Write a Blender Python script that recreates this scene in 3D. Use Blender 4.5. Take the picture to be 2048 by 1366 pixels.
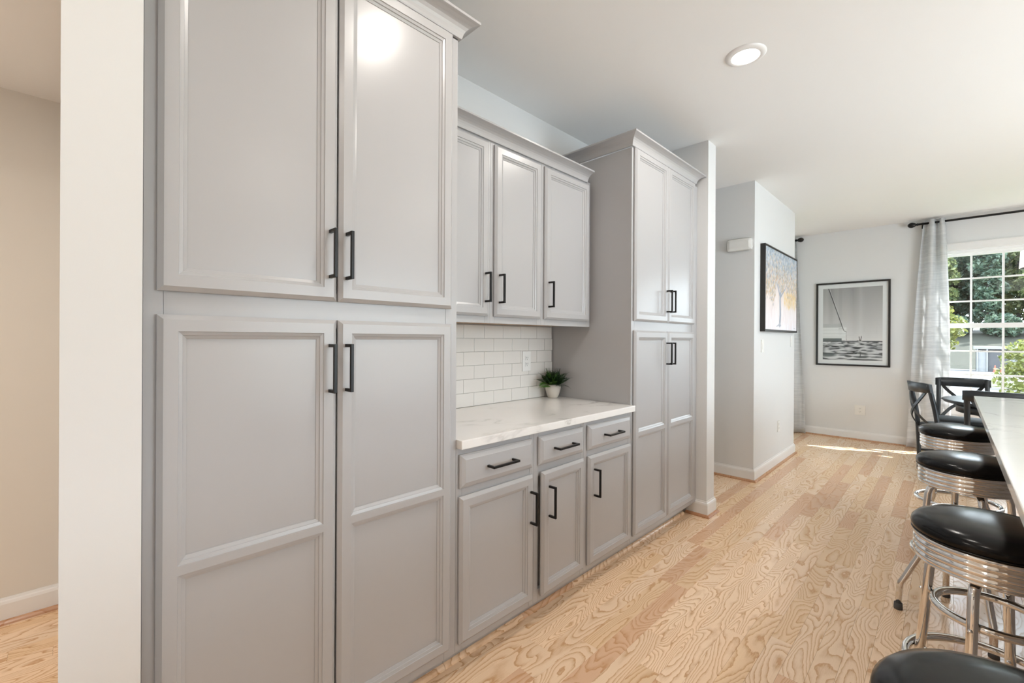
import bpy, bmesh, math, random
import numpy as np
from mathutils import Vector, Matrix

random.seed(7)
rng = np.random.default_rng(7)
for o in list(bpy.data.objects):
    bpy.data.objects.remove(o)
scene = bpy.context.scene
COL = scene.collection

# ------------------------------------------------------------------ camera
# x runs along the cabinet fronts, y into the cabinet wall, z up, metres
F_PX, YAW, PITCH, ROLL = 885.41, 0.790088, -0.000963, 0.005481
CAM = Vector((-1.05407, -1.34286, 1.30011))
fwd = Vector((math.sin(YAW) * math.cos(PITCH), math.cos(YAW) * math.cos(PITCH), math.sin(PITCH)))
rgt = Vector((math.cos(YAW), -math.sin(YAW), 0))
upv = rgt.cross(fwd)
r2 = math.cos(ROLL) * rgt + math.sin(ROLL) * upv
u2 = -math.sin(ROLL) * rgt + math.cos(ROLL) * upv
cd = bpy.data.cameras.new('camera')
cd.sensor_width = 36.0
cd.lens = F_PX / 2048 * 36.0
cd.shift_y = -0.00219
cd.clip_start = 0.02
cd.clip_end = 500
cam = bpy.data.objects.new('camera', cd)
COL.objects.link(cam)
cam.matrix_world = Matrix(((r2.x, u2.x, -fwd.x, CAM.x), (r2.y, u2.y, -fwd.y, CAM.y),
                           (r2.z, u2.z, -fwd.z, CAM.z), (0, 0, 0, 1)))
scene.camera = cam

# ------------------------------------------------------------------ light
SKY = 11.4
LAMP_W = 8.4
world = bpy.data.worlds.new('world')
scene.world = world
world.use_nodes = True
bg = world.node_tree.nodes['Background']
bg.inputs['Color'].default_value = (0.80, 0.91, 1.0, 1)
bg.inputs['Strength'].default_value = SKY
sun = bpy.data.lights.new('sun', 'SUN')
sun.energy = 26.0
sun.angle = math.radians(0.6)
sun.color = (1.0, 0.98, 0.95)
so = bpy.data.objects.new('sun', sun)
COL.objects.link(so)
SUN_TO = Vector((0.41, -0.72, 1.0)).normalized()
so.rotation_euler = (-SUN_TO).to_track_quat('-Z', 'Y').to_euler()
so.location = (20, -30, 40)


def portal(loc, rot, sx, sy):
    l = bpy.data.lights.new('window_portal', 'AREA')
    l.shape = 'RECTANGLE'
    l.size, l.size_y = sx, sy
    l.cycles.is_portal = True
    p = bpy.data.objects.new('window_portal', l)
    p.location = loc
    p.rotation_euler = rot
    COL.objects.link(p)


scene.view_settings.view_transform = 'Standard'
scene.view_settings.look = 'None'
scene.view_settings.gamma = 1.0
scene.view_settings.use_curve_mapping = False
scene.view_settings.exposure = 0.0
scene.cycles.use_denoising = True
scene.cycles.adaptive_threshold = 0.035
scene.cycles.max_bounces = 8
scene.cycles.diffuse_bounces = 5
scene.cycles.glossy_bounces = 4
scene.cycles.transparent_max_bounces = 12
scene.cycles.sample_clamp_indirect = 6.0
scene.cycles.caustics_reflective = False
scene.cycles.caustics_refractive = False


# ------------------------------------------------------------------ materials
def s2l(c):
    return tuple(((x / 12.92) if x <= 0.04045 else ((x + 0.055) / 1.055) ** 2.4) for x in c)


class NT:
    def __init__(s, name):
        s.m = bpy.data.materials.new(name)
        s.m.use_nodes = True
        s.t = s.m.node_tree
        s.p = s.t.nodes['Principled BSDF']
        s.out = s.t.nodes['Material Output']

    def n(s, typ, **kw):
        nd = s.t.nodes.new(typ)
        for k, v in kw.items():
            if k.startswith('i_'):
                key = k[2:]
                nd.inputs[int(key) if key.isdigit() else key].default_value = v
            else:
                setattr(nd, k, v)
        return nd

    def l(s, a, b):
        s.t.links.new(a, b)

    def math(s, op, a, b=None, clamp=False):
        nd = s.n('ShaderNodeMath', operation=op, use_clamp=clamp)
        for i, v in enumerate((a, b)):
            if v is None:
                continue
            if isinstance(v, (int, float)):
                nd.inputs[i].default_value = v
            else:
                s.l(v, nd.inputs[i])
        return nd.outputs[0]

    def mix(s, fac, a, b):
        nd = s.n('ShaderNodeMix', data_type='RGBA')
        if isinstance(fac, (int, float)):
            nd.inputs[0].default_value = fac
        else:
            s.l(fac, nd.inputs[0])
        for i, v in ((6, a), (7, b)):
            if isinstance(v, tuple):
                nd.inputs[i].default_value = (*v[:3], 1)
            else:
                s.l(v, nd.inputs[i])
        return nd.outputs[2]

    def noise(s, vec, scale, detail=2.0, rough=0.5, dist=0.0):
        nd = s.n('ShaderNodeTexNoise')
        nd.inputs['Scale'].default_value = scale
        nd.inputs['Detail'].default_value = detail
        nd.inputs['Roughness'].default_value = rough
        nd.inputs['Distortion'].default_value = dist
        if vec is not None:
            s.l(vec, nd.inputs['Vector'])
        return nd.outputs['Fac']

    def pos(s, sx=1, sy=1, sz=1, add=None):
        g = s.n('ShaderNodeNewGeometry')
        v = g.outputs['Position']
        mp = s.n('ShaderNodeVectorMath', operation='MULTIPLY')
        s.l(v, mp.inputs[0])
        mp.inputs[1].default_value = (sx, sy, sz)
        r = mp.outputs[0]
        if add is not None:
            a = s.n('ShaderNodeVectorMath', operation='ADD')
            s.l(r, a.inputs[0])
            s.l(add, a.inputs[1])
            r = a.outputs[0]
        return r

    def ramp(s, fac, stops):
        nd = s.n('ShaderNodeValToRGB')
        el = nd.color_ramp.elements
        while len(el) < len(stops):
            el.new(0.5)
        for e, (p, c) in zip(el, stops):
            e.position = p
            e.color = (*c[:3], 1) if isinstance(c, tuple) else (c, c, c, 1)
        s.l(fac, nd.inputs[0])
        return nd.outputs[0]

    def bump(s, h, strength=0.1, dist=0.001):
        b = s.n('ShaderNodeBump')
        b.inputs['Strength'].default_value = strength
        b.inputs['Distance'].default_value = dist
        s.l(h, b.inputs['Height'])
        s.l(b.outputs[0], s.p.inputs['Normal'])


def paint(name, rgb, rough=0.5, var=0.012, bump=0.03, scale=120, spec=0.5, metallic=0.0, coat=0.0):
    t = NT(name)
    f = t.noise(t.pos(), 3.0, 3)
    c = t.mix(f, tuple(x * (1 - var) for x in rgb), tuple(min(1, x * (1 + var)) for x in rgb))
    t.l(c, t.p.inputs['Base Color'])
    t.p.inputs['Roughness'].default_value = rough
    t.p.inputs['Metallic'].default_value = metallic
    t.p.inputs['Specular IOR Level'].default_value = spec
    if coat:
        t.p.inputs['Coat Weight'].default_value = coat
        t.p.inputs['Coat Roughness'].default_value = 0.15
    if bump:
        t.bump(t.noise(t.pos(), scale, 2), bump, 0.0006)
    return t.m


M = {}
M['cabinet'] = paint('cabinet_paint', (0.425, 0.417, 0.42), 0.28, 0.006, 0.015, 90)
M['cab_inside'] = paint('cabinet_underside', (0.42, 0.25, 0.12), 0.5)
M['wall'] = paint('wall_paint', (0.715, 0.715, 0.71), 0.6, 0.008, 0.05, 300, 0.3)
M['hall_wall'] = paint('hall_wall_paint', (0.72, 0.68, 0.62), 0.6, 0.008, 0.05, 300, 0.3)
M['ceiling'] = paint('ceiling_paint', (0.85, 0.845, 0.835), 0.8, 0.006, 0.05, 300, 0.2)
M['trim'] = paint('trim_paint', (0.80, 0.79, 0.78), 0.35, 0.006, 0.0)
M['plastic'] = paint('white_plastic', (0.80, 0.79, 0.76), 0.35, 0.004, 0.0)
M['slot'] = paint('outlet_slots', (0.08, 0.075, 0.07), 0.6, 0.0, 0.0)
M['bronze'] = paint('dark_bronze', (0.010, 0.009, 0.0085), 0.36, 0.05, 0.02, 400, 0.3)
M['tile'] = paint('glazed_tile', (0.76, 0.73, 0.69), 0.12, 0.012, 0.02, 25)
M['grout'] = paint('grout', (0.50, 0.47, 0.44), 0.9)
M['vinyl'] = paint('black_vinyl', (0.003, 0.003, 0.0035), 0.20, 0.1, 0.04, 700, 0.28)
M['rubber'] = paint('grey_rubber', (0.07, 0.066, 0.064), 0.7)
M['pot'] = paint('cream_ceramic', (0.66, 0.61, 0.54), 0.4, 0.05, 0.02)
M['soil'] = paint('soil', (0.03, 0.02, 0.012), 0.9)
M['frame_black'] = paint('black_frame', (0.012, 0.010, 0.009), 0.35)
M['silver'] = paint('silver_edge', (0.55, 0.55, 0.56), 0.3, 0.0, 0.0, metallic=0.7)
M['mat'] = paint('mat_board', (0.82, 0.82, 0.83), 0.8)
M['chair_wood'] = paint('black_washed_wood', (0.022, 0.026, 0.030), 0.36, 0.5, 0.05, 60)
M['cushion'] = paint('dark_cushion', (0.05, 0.055, 0.06), 0.85, 0.25, 0.2, 200)
M['strap'] = paint('dark_metal_strap', (0.055, 0.062, 0.068), 0.35, 0.2, 0.0, metallic=0.6)
M['window_frame'] = paint('vinyl_window', (0.86, 0.86, 0.86), 0.35, 0.0, 0.0)


def chrome():
    t = NT('chrome')
    t.p.inputs['Base Color'].default_value = (0.80, 0.79, 0.78, 1)
    t.p.inputs['Metallic'].default_value = 1.0
    f = t.noise(t.pos(), 40, 2)
    t.l(t.math('ADD', t.math('MULTIPLY', f, 0.05), 0.04), t.p.inputs['Roughness'])
    return t.m


M['chrome'] = chrome()


def oak(name, tint=1.0, red=0.0):
    t = NT(name)
    g = t.n('ShaderNodeNewGeometry')
    oi = t.n('ShaderNodeObjectInfo')
    r = t.math('FRACT', t.math('ADD', g.outputs['Random Per Island'], oi.outputs['Random']))
    rb = t.math('FRACT', t.math('MULTIPLY', r, 17.31))
    rc = t.math('FRACT', t.math('MULTIPLY', r, 91.7))
    cmb = t.n('ShaderNodeCombineXYZ')
    t.l(t.math('MULTIPLY', r, 60), cmb.inputs[0])
    t.l(t.math('MULTIPLY', rb, 40), cmb.inputs[1])
    t.l(t.math('MULTIPLY', rc, 30), cmb.inputs[2])
    # cathedral figure: contour lines of a stretched noise field
    n1 = t.noise(t.pos(2.3, 8.0, 1.0, cmb.outputs[0]), 1.0, 0.8, 0.4, 0.3)
    n2 = t.noise(t.pos(24, 42, 1, cmb.outputs[0]), 1.0, 2, 0.5)
    h = t.math('ADD', n1, t.math('MULTIPLY', n2, 0.035))
    fr = t.math('ADD', t.math('MULTIPLY', rb, 14), 13)
    ph = t.math('FRACT', t.math('MULTIPLY', h, fr))
    # sharp leading edge, soft trailing edge like earlywood pores
    w = t.ramp(ph, [(0.0, 0.0), (0.45, 0.05), (0.78, 0.45), (0.93, 1.0), (1.0, 0.0)])
    brk = t.noise(t.pos(30, 240, 1, cmb.outputs[0]), 1.0, 2, 0.6)
    line = t.math('MULTIPLY', w, t.math('ADD', t.math('MULTIPLY', brk, 1.5), 0.15), True)
    fib = t.noise(t.pos(6, 420, 1, cmb.outputs[0]), 1.0, 2, 0.5)
    lo = (0.93 * tint, 0.735 * tint, 0.54 * tint)
    hi = (0.90 * tint, 0.64 * tint, 0.42 * tint)
    base = t.mix(t.noise(t.pos(1.4, 7, 1, cmb.outputs[0]), 1.0, 1), lo, hi)
    base = t.mix(t.math('MULTIPLY', fib, 0.30), base, (0.62 * tint, 0.41 * tint, 0.25 * tint))
    # some boards are a redder, darker cut
    isred = t.math('GREATER_THAN', rc, 0.87)
    base = t.mix(t.math('MULTIPLY', isred, 0.55), base, (0.58 * tint, 0.30 * tint, 0.17 * tint))
    isgold = t.math('LESS_THAN', rc, 0.25)
    base = t.mix(t.math('MULTIPLY', isgold, 0.35), base, (0.72 * tint, 0.46 * tint, 0.22 * tint))
    val = t.math('ADD', t.math('MULTIPLY', rb, 0.10), 0.95)
    hs = t.n('ShaderNodeHueSaturation')
    t.l(base, hs.inputs['Color'])
    t.l(val, hs.inputs['Value'])
    col = t.mix(t.math('MULTIPLY', line, 0.95), hs.outputs[0], (0.52 * tint, 0.265 * tint, 0.11 * tint))
    if red:
        col = t.mix(red, col, (0.42, 0.17, 0.075))
    t.l(col, t.p.inputs['Base Color'])
    t.p.inputs['Specular IOR Level'].default_value = 0.5
    t.l(t.math('ADD', t.math('MULTIPLY', line, 0.08), 0.20), t.p.inputs['Roughness'])
    t.bump(line, 0.04, 0.0005)
    return t.m


M['oak'] = oak('oak_boards')
M['shoe'] = oak('oak_shoe', 0.8, 0.6)
M['subfloor'] = paint('subfloor', (0.35, 0.24, 0.15), 0.9)


def quartz():
    t = NT('white_quartz')
    n = t.noise(t.pos(), 2.3, 5, 0.6, 1.2)
    v = t.math('ABSOLUTE', t.math('SUBTRACT', n, 0.5))
    vein = t.ramp(v, [(0.0, 1.0), (0.025, 0.25), (0.06, 0.0)])
    msk = t.ramp(t.noise(t.pos(), 3.1, 2), [(0.52, 0.0), (0.64, 1.0)])
    f = t.math('MULTIPLY', t.math('MULTIPLY', vein, msk), 0.55)
    cl = t.noise(t.pos(), 6, 3)
    base = t.mix(cl, (0.81, 0.79, 0.765), (0.77, 0.75, 0.73))
    t.l(t.mix(f, base, (0.36, 0.34, 0.32)), t.p.inputs['Base Color'])
    t.p.inputs['Roughness'].default_value = 0.13
    return t.m


M['quartz'] = quartz()


def curtain_mat():
    t = NT('slub_curtain')
    n = t.noise(t.pos(3, 3, 160), 1.0, 3, 0.6)
    n2 = t.noise(t.pos(9, 9, 45), 1.0, 2, 0.6)
    f = t.ramp(t.math('MULTIPLY', n, t.math('ADD', n2, 0.5)), [(0.38, 0.0), (0.62, 1.0)])
    c = t.mix(f, (0.70, 0.71, 0.72), (0.82, 0.825, 0.83))
    t.l(c, t.p.inputs['Base Color'])
    t.p.inputs['Roughness'].default_value = 0.85
    tr = t.n('ShaderNodeBsdfTranslucent')
    t.l(c, tr.inputs['Color'])
    mx = t.n('ShaderNodeMixShader', i_0=0.35)
    t.l(t.p.outputs[0], mx.inputs[1])
    t.l(tr.outputs[0], mx.inputs[2])
    t.l(mx.outputs[0], t.out.inputs['Surface'])
    t.bump(f, 0.15, 0.0008)
    return t.m


M['curtain'] = curtain_mat()


def glass():
    t = NT('pane_glass')
    tr = t.n('ShaderNodeBsdfTransparent')
    tr.inputs['Color'].default_value = (0.99, 0.998, 0.995, 1)
    gl = t.n('ShaderNodeBsdfGlossy')
    gl.inputs['Roughness'].default_value = 0.02
    lw = t.n('ShaderNodeLayerWeight', i_Blend=0.5)
    fz = t.math('ADD', t.math('MULTIPLY', t.math('POWER', lw.outputs['Facing'], 5.0), 0.55), 0.03)
    mx = t.n('ShaderNodeMixShader')
    t.l(fz, mx.inputs[0])
    t.l(tr.outputs[0], mx.inputs[1])
    t.l(gl.outputs[0], mx.inputs[2])
    t.l(mx.outputs[0], t.out.inputs['Surface'])
    return t.m


M['glass'] = glass()


def emit(name, rgb, s):
    t = NT(name)
    t.p.inputs['Base Color'].default_value = (0.9, 0.9, 0.9, 1)
    t.p.inputs['Emission Color'].default_value = (*rgb, 1)
    t.p.inputs['Emission Strength'].default_value = s
    return t.m


M['shade'] = emit('lit_shade', (1.0, 0.97, 0.92), 1.1)
M['lens'] = emit('lit_lens', (1.0, 0.95, 0.88), 6.0)


def print_mat(name):
    t = NT(name)
    a = t.n('ShaderNodeAttribute', attribute_name='Col')
    t.l(a.outputs['Color'], t.p.inputs['Base Color'])
    t.p.inputs['Roughness'].default_value = 0.7
    return t.m


M['print'] = print_mat('printed_colours')


def leafy(name, a, b, rough=0.5, trans=0.3):
    t = NT(name)
    g = t.n('ShaderNodeNewGeometry')
    oi = t.n('ShaderNodeObjectInfo')
    r = t.math('FRACT', t.math('ADD', g.outputs['Random Per Island'], oi.outputs['Random']))
    c = t.mix(r, a, b)
    t.l(c, t.p.inputs['Base Color'])
    t.p.inputs['Roughness'].default_value = rough
    tr = t.n('ShaderNodeBsdfTranslucent')
    t.l(c, tr.inputs['Color'])
    mx = t.n('ShaderNodeMixShader', i_0=trans)
    t.l(t.p.outputs[0], mx.inputs[1])
    t.l(tr.outputs[0], mx.inputs[2])
    t.l(mx.outputs[0], t.out.inputs['Surface'])
    return t.m


M['fern'] = leafy('fern_leaf', (0.010, 0.028, 0.010), (0.030, 0.075, 0.022), 0.4, 0.15)
M['fern_bright'] = leafy('fern_leaf_bright', (0.05, 0.16, 0.03), (0.12, 0.22, 0.03), 0.4, 0.25)
M['tree_green'] = leafy('tree_leaves', (0.05, 0.085, 0.038), (0.19, 0.21, 0.075))
M['tree_dark'] = leafy('dark_tree_leaves', (0.030, 0.062, 0.046), (0.085, 0.125, 0.075))
M['tree_lime'] = leafy('lime_leaves', (0.085, 0.105, 0.022), (0.17, 0.175, 0.045))
M['bark'] = paint('bark', (0.035, 0.030, 0.027), 0.9, 0.3, 0.2, 30)
M['grass'] = paint('grass', (0.05, 0.07, 0.02), 0.9, 0.35, 0.0)
M['bank'] = paint('leaf_litter_bank', (0.008, 0.010, 0.005), 0.9, 0.4, 0.0)
M['asphalt'] = paint('asphalt', (0.055, 0.055, 0.058), 0.9, 0.08, 0.0)
M['concrete'] = paint('concrete', (0.18, 0.17, 0.16), 0.85, 0.06, 0.0)
M['shed_grey'] = paint('shed_panels', (0.035, 0.037, 0.042), 0.6)
M['shed_white'] = paint('shed_white', (0.16, 0.165, 0.17), 0.6)
M['cone'] = paint('orange_plastic', (0.30, 0.035, 0.012), 0.5)
M['brick_red'] = paint('red_brick', (0.09, 0.045, 0.032), 0.85, 0.15)


# ------------------------------------------------------------------ helpers
WL = {}


def link(o, parent=None, kind=None, label=None, cat=None, group=None):
    COL.objects.link(o)
    if parent is not None:
        o.parent = parent
    if kind:
        o['kind'] = kind
    if label:
        o['label'] = label
    if cat:
        o['category'] = cat
    if group:
        o['group'] = group
    return o


def thing(name, label, cat, loc=(0, 0, 0), rz=0.0, group=None):
    o = bpy.data.objects.new(name, None)
    o.empty_display_size = 0.1
    o.location = loc
    o.rotation_euler = (0, 0, rz)
    link(o, None, None, label, cat, group)
    WL[o] = Vector(loc) if rz == 0 else Vector((0, 0, 0))
    return o


class MB:
    """collects shapes and builds ONE mesh object"""

    def __init__(s):
        s.b = bmesh.new()

    def quad(s, *p):
        vs = [s.b.verts.new(q) for q in p]
        return s.b.faces.new(vs)

    def box(s, a, c, bev=0.0):
        x0, y0, z0 = (min(a[i], c[i]) for i in range(3))
        x1, y1, z1 = (max(a[i], c[i]) for i in range(3))
        P = [(x0, y0, z0), (x1, y0, z0), (x1, y1, z0), (x0, y1, z0), (x0, y0, z1), (x1, y0, z1), (x1, y1, z1), (x0, y1, z1)]
        v = [s.b.verts.new(p) for p in P]
        fs = [s.b.faces.new([v[i] for i in f]) for f in
              ((0, 3, 2, 1), (4, 5, 6, 7), (0, 1, 5, 4), (1, 2, 6, 5), (2, 3, 7, 6), (3, 0, 4, 7))]
        if bev > 0:
            es = list({e for f in fs for e in f.edges})
            bmesh.ops.bevel(s.b, geom=es, offset=bev, segments=2, profile=0.6, affect='EDGES')
        return s

    def tube(s, pts, r, n=10, close=False, caps=True):
        pts = [Vector(p) for p in pts]
        m = len(pts)
        rr = r if isinstance(r, (list, tuple)) else [r] * m
        rings = []
        prev = None
        for i, p in enumerate(pts):
            if close:
                t = (pts[(i + 1) % m] - pts[i - 1]).normalized()
            else:
                t = (pts[min(i + 1, m - 1)] - pts[max(i - 1, 0)]).normalized()
            if prev is None:
                ref = Vector((0, 0, 1)) if abs(t.z) < 0.9 else Vector((1, 0, 0))
                prev = t.cross(ref).normalized()
            nn = (prev - t * prev.dot(t)).normalized()
            prev = nn
            bb = t.cross(nn)
            rings.append([s.b.verts.new(p + rr[i] * (math.cos(2 * math.pi * k / n) * nn + math.sin(2 * math.pi * k / n) * bb)) for k in range(n)])
        for i in range(m if close else m - 1):
            A, B = rings[i], rings[(i + 1) % m]
            for k in range(n):
                s.b.faces.new((A[k], A[(k + 1) % n], B[(k + 1) % n], B[k])).smooth = True
        if caps and not close:
            s.b.faces.new(list(reversed(rings[0])))
            s.b.faces.new(rings[-1])
        return s

    def lathe(s, prof, n=32, c=(0, 0, 0), smooth=True, cap=True):
        rings = []
        for r, z in prof:
            if r < 1e-5:
                rings.append([s.b.verts.new((c[0], c[1], c[2] + z))])
            else:
                rings.append([s.b.verts.new((c[0] + r * math.cos(2 * math.pi * k / n), c[1] + r * math.sin(2 * math.pi * k / n), c[2] + z)) for k in range(n)])
        for A, B in zip(rings, rings[1:]):
            for k in range(n):
                k2 = (k + 1) % n
                if len(A) == 1 and len(B) == 1:
                    continue
                if len(A) == 1:
                    f = s.b.faces.new((A[0], B[k2], B[k]))
                elif len(B) == 1:
                    f = s.b.faces.new((A[k], A[k2], B[0]))
                else:
                    f = s.b.faces.new((A[k], A[k2], B[k2], B[k]))
                f.smooth = smooth
        if cap:
            if len(rings[0]) > 1:
                s.b.faces.new(list(reversed(rings[0])))
            if len(rings[-1]) > 1:
                s.b.faces.new(rings[-1])
        return s

    def sweep(s, path, prof, closed_prof=True, smooth=False):
        """path: xy points; prof: (out, z); 'out' goes to the RIGHT of the path direction; mitred"""
        path = [Vector((p[0], p[1])) for p in path]
        m = len(path)
        cols = []
        for i, p in enumerate(path):
            d0 = (path[i] - path[i - 1]).normalized() if i > 0 else None
            d1 = (path[i + 1] - path[i]).normalized() if i < m - 1 else None
            n0 = Vector((d0.y, -d0.x)) if d0 else None
            n1 = Vector((d1.y, -d1.x)) if d1 else None
            if n0 is None:
                o = n1
            elif n1 is None:
                o = n0
            else:
                o = (n0 + n1)
                o = o / (1 + n0.dot(n1))
            cols.append([s.b.verts.new((p.x + o.x * a, p.y + o.y * a, z)) for a, z in prof])
        k = len(prof)
        for A, B in zip(cols, cols[1:]):
            for j in range(k if closed_prof else k - 1):
                j2 = (j + 1) % k
                f = s.b.faces.new((A[j], B[j], B[j2], A[j2]))
                f.smooth = smooth
        if closed_prof:
            s.b.faces.new(cols[0])
            s.b.faces.new(list(reversed(cols[-1])))
        return s

    def build(s, name, mat, parent=None, origin=None, kind=None, label=None, cat=None, group=None, recalc=True):
        base = WL.get(parent, Vector((0, 0, 0))) if parent is not None else Vector((0, 0, 0))
        og = Vector(origin) if origin is not None else (base if parent is not None else None)
        if og is None:
            og = Vector((0, 0, 0))
        if recalc:
            bmesh.ops.recalc_face_normals(s.b, faces=s.b.faces[:])
        bmesh.ops.translate(s.b, verts=s.b.verts[:], vec=-og)
        me = bpy.data.meshes.new(name)
        s.b.to_mesh(me)
        s.b.free()
        if mat is not None:
            me.materials.append(M[mat] if isinstance(mat, str) else mat)
        o = bpy.data.objects.new(name, me)
        o.location = og - base
        WL[o] = og
        return link(o, parent, kind, label, cat, group)


def copy_tree(o, parent=None, label=None):
    c = o.copy()
    COL.objects.link(c)
    c.parent = parent
    if label:
        c['label'] = label
    for ch in list(o.children):
        copy_tree(ch, c)
    return c


def smooth_path(pts, n=6):
    """Catmull-Rom through points"""
    P = [Vector(p) for p in pts]
    out = []
    for i in range(len(P) - 1):
        p0, p1, p2, p3 = P[max(i - 1, 0)], P[i], P[i + 1], P[min(i + 2, len(P) - 1)]
        for k in range(n):
            t = k / n
            out.append(0.5 * ((2 * p1) + (p2 - p0) * t + (2 * p0 - 5 * p1 + 4 * p2 - p3) * t * t + (3 * p1 - p0 - 3 * p2 + p3) * t ** 3))
    out.append(P[-1])
    return out


# ------------------------------------------------------------------ room shell
CEIL = 2.766
XF = 6.26           # far (window) wall
YK = -4.7           # unseen kitchen-side wall
XB = -3.7           # unseen wall behind the camera
YH = 1.70           # back of the hallways
YP = -0.062         # wall that carries the tree painting
YN = 0.608          # wall behind the cabinets
WT = 0.12


def struct(name, mb, mat, parent=None):
    return mb.build(name, mat, parent, kind='structure')


# floor: base slab, boards laid on it below
floor = struct('floor', MB().box((XB - 0.2, YK - 0.2, -0.16), (XF + 0.15, YH + 0.3, -0.014)), 'subfloor')
struct('ceiling', MB().box((XB - 0.2, YK - 0.2, CEIL), (XF + 0.15, YH + 0.3, CEIL + 0.15)), 'ceiling')
struct('ceiling_hall', MB().box((XB, 0.35, 2.42), (-1.062, YH, CEIL)), 'ceiling')
struct('wall_niche', MB().box((-0.935, YN, 0), (2.262, YN + WT, CEIL)), 'wall')
struct('wall_left', MB().box((-1.062, -0.08, 0), (-0.935, YH, CEIL)), 'wall')
struct('wall_hall', MB().box((XB, YH, 0), (-0.935, YH + WT, CEIL)), 'hall_wall')
struct('wall_return', MB().box((2.262, -0.075, 0), (2.405, YH, CEIL)), 'wall')
struct('wall_passage', MB().box((2.405, YH, 0), (3.394, YH + WT, CEIL)), 'wall')
struct('wall_center', MB().box((3.394, YP, 0), (4.862, YH, CEIL)), 'wall')
struct('wall_alcove', MB().box((4.862, YH, 0), (XF, YH + WT, CEIL)), 'wall')


def wall_with_holes(name, axis, at, thick, lo, hi, holes, mat='wall'):
    """wall in plane axis=at (thickness outwards), spanning lo..hi, z 0..CEIL, holes (a0,a1,z0,z1) sorted"""
    mb = MB()

    def bx(a0, a1, z0, z1):
        if a1 - a0 < 1e-4 or z1 - z0 < 1e-4:
            return
        if axis == 'x':
            mb.box((at, a0, z0), (at + thick, a1, z1))
        else:
            mb.box((a0, at, z0), (a1, at + thick, z1))
    c = lo
    for a0, a1, z0, z1 in sorted(holes):
        bx(c, a0, 0, CEIL)
        bx(a0, a1, 0, z0)
        bx(a0, a1, z1, CEIL)
        c = a1
    bx(c, hi, 0, CEIL)
    return struct(name, mb, mat)


WZ0, WZ1 = 0.56, 2.36
W1 = (-2.075, -1.195)
W3 = (-3.06, -2.18)
W2 = (0.33, 1.21)
wall_with_holes('wall_far', 'x', XF, 0.14, YK, YH + WT,
                [(W1[0], W1[1], WZ0, WZ1), (W3[0], W3[1], WZ0, WZ1), (W2[0], W2[1], WZ0, WZ1)])
wall_with_holes('wall_kitchen', 'y', YK, -0.14, XB, XF, [(-2.1, -1.7, 0.02, 2.1), (0.5, 3.7, 0.02, 2.25)])  # both openings added to let fill daylight into the room
wall_with_holes('wall_rear', 'x', XB, -0.14, YK, YH, [])


def window(n, y0, y1, z0=WZ0, z1=WZ1):
    """double-hung window in the far wall, three panes wide, three rows to each sash"""
    fr = MB()
    x0, x1 = XF + 0.02, XF + 0.11
    t = 0.035
    fr.box((x0, y0, z0), (x1, y0 + t, z1)).box((x0, y1 - t, z0), (x1, y1, z1))
    fr.box((x0, y0 + t, z0), (x1, y1 - t, z0 + t)).box((x0, y0 + t, z1 - t), (x1, y1 - t, z1))
    w = fr.build('window_%d' % n, 'window_frame', None, origin=(XF, (y0 + y1) / 2, z0), kind='structure')
    zm = 1.483
    a0, a1 = y0 + t, y1 - t
    for (s0, s1, xs) in ((zm - 0.027, z1 - t, x0 + 0.045), (z0 + t, zm + 0.027, x0 + 0.012)):
        sb = MB()
        st = 0.03
        rt = 0.055 if s0 == z0 + t else 0.045
        tops = 0.054 if s0 == z0 + t else 0.03
        sb.box((xs, a0, s0), (xs + 0.03, a0 + st, s1)).box((xs, a1 - st, s0), (xs + 0.03, a1, s1))
        sb.box((xs, a0 + st, s0), (xs + 0.03, a1 - st, s0 + rt)).box((xs, a0 + st, s1 - tops), (xs + 0.03, a1 - st, s1))
        so_ = sb.build('sash', 'window_frame', w)
        b0, b1, c0, c1 = a0 + st, a1 - st, s0 + rt, s1 - tops
        for k in (1, 2):
            yy = b0 + (b1 - b0) * k / 3
            MB().box((xs + 0.006, yy - 0.009, c0), (xs + 0.026, yy + 0.009, c1)).build('muntin', 'window_frame', so_)
            zz = c0 + (c1 - c0) * k / 3
            MB().box((xs + 0.007, b0, zz - 0.009), (xs + 0.025, b1, zz + 0.009)).build('muntin', 'window_frame', so_)
        MB().box((xs + 0.015, b0, c0), (xs + 0.018, b1, c1)).build('pane', 'glass', so_)
    # casing on the room side
    cs = MB()
    cw = 0.07
    cs.box((XF - 0.018, y0 - cw, z0 - 0.02), (XF, y0, z1 + cw)).box((XF - 0.018, y1, z0 - 0.02), (XF, y1 + cw, z1 + cw))
    cs.box((XF - 0.018, y0, z1), (XF, y1, z1 + cw)).box((XF - 0.026, y0 - cw, z1 + cw), (XF, y1 + cw, z1 + cw + 0.012))
    cs.build('casing', 'trim', w)
    MB().box((XF - 0.05, y0 - cw, z0 - 0.04), (XF + 0.02, y1 + cw, z0 - 0.02), 0.004).box(
        (XF - 0.018, y0 - cw, z0 - 0.11), (XF, y1 + cw, z0 - 0.04)).build('window_sill', 'trim', w)
    # jamb lining
    portal((XF + 0.16, (y0 + y1) / 2, (z0 + z1) / 2), (0, math.radians(90), 0), z1 - z0, y1 - y0)
    return w


window(1, *W1)
window(2, *W2)
window(3, *W3)


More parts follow.
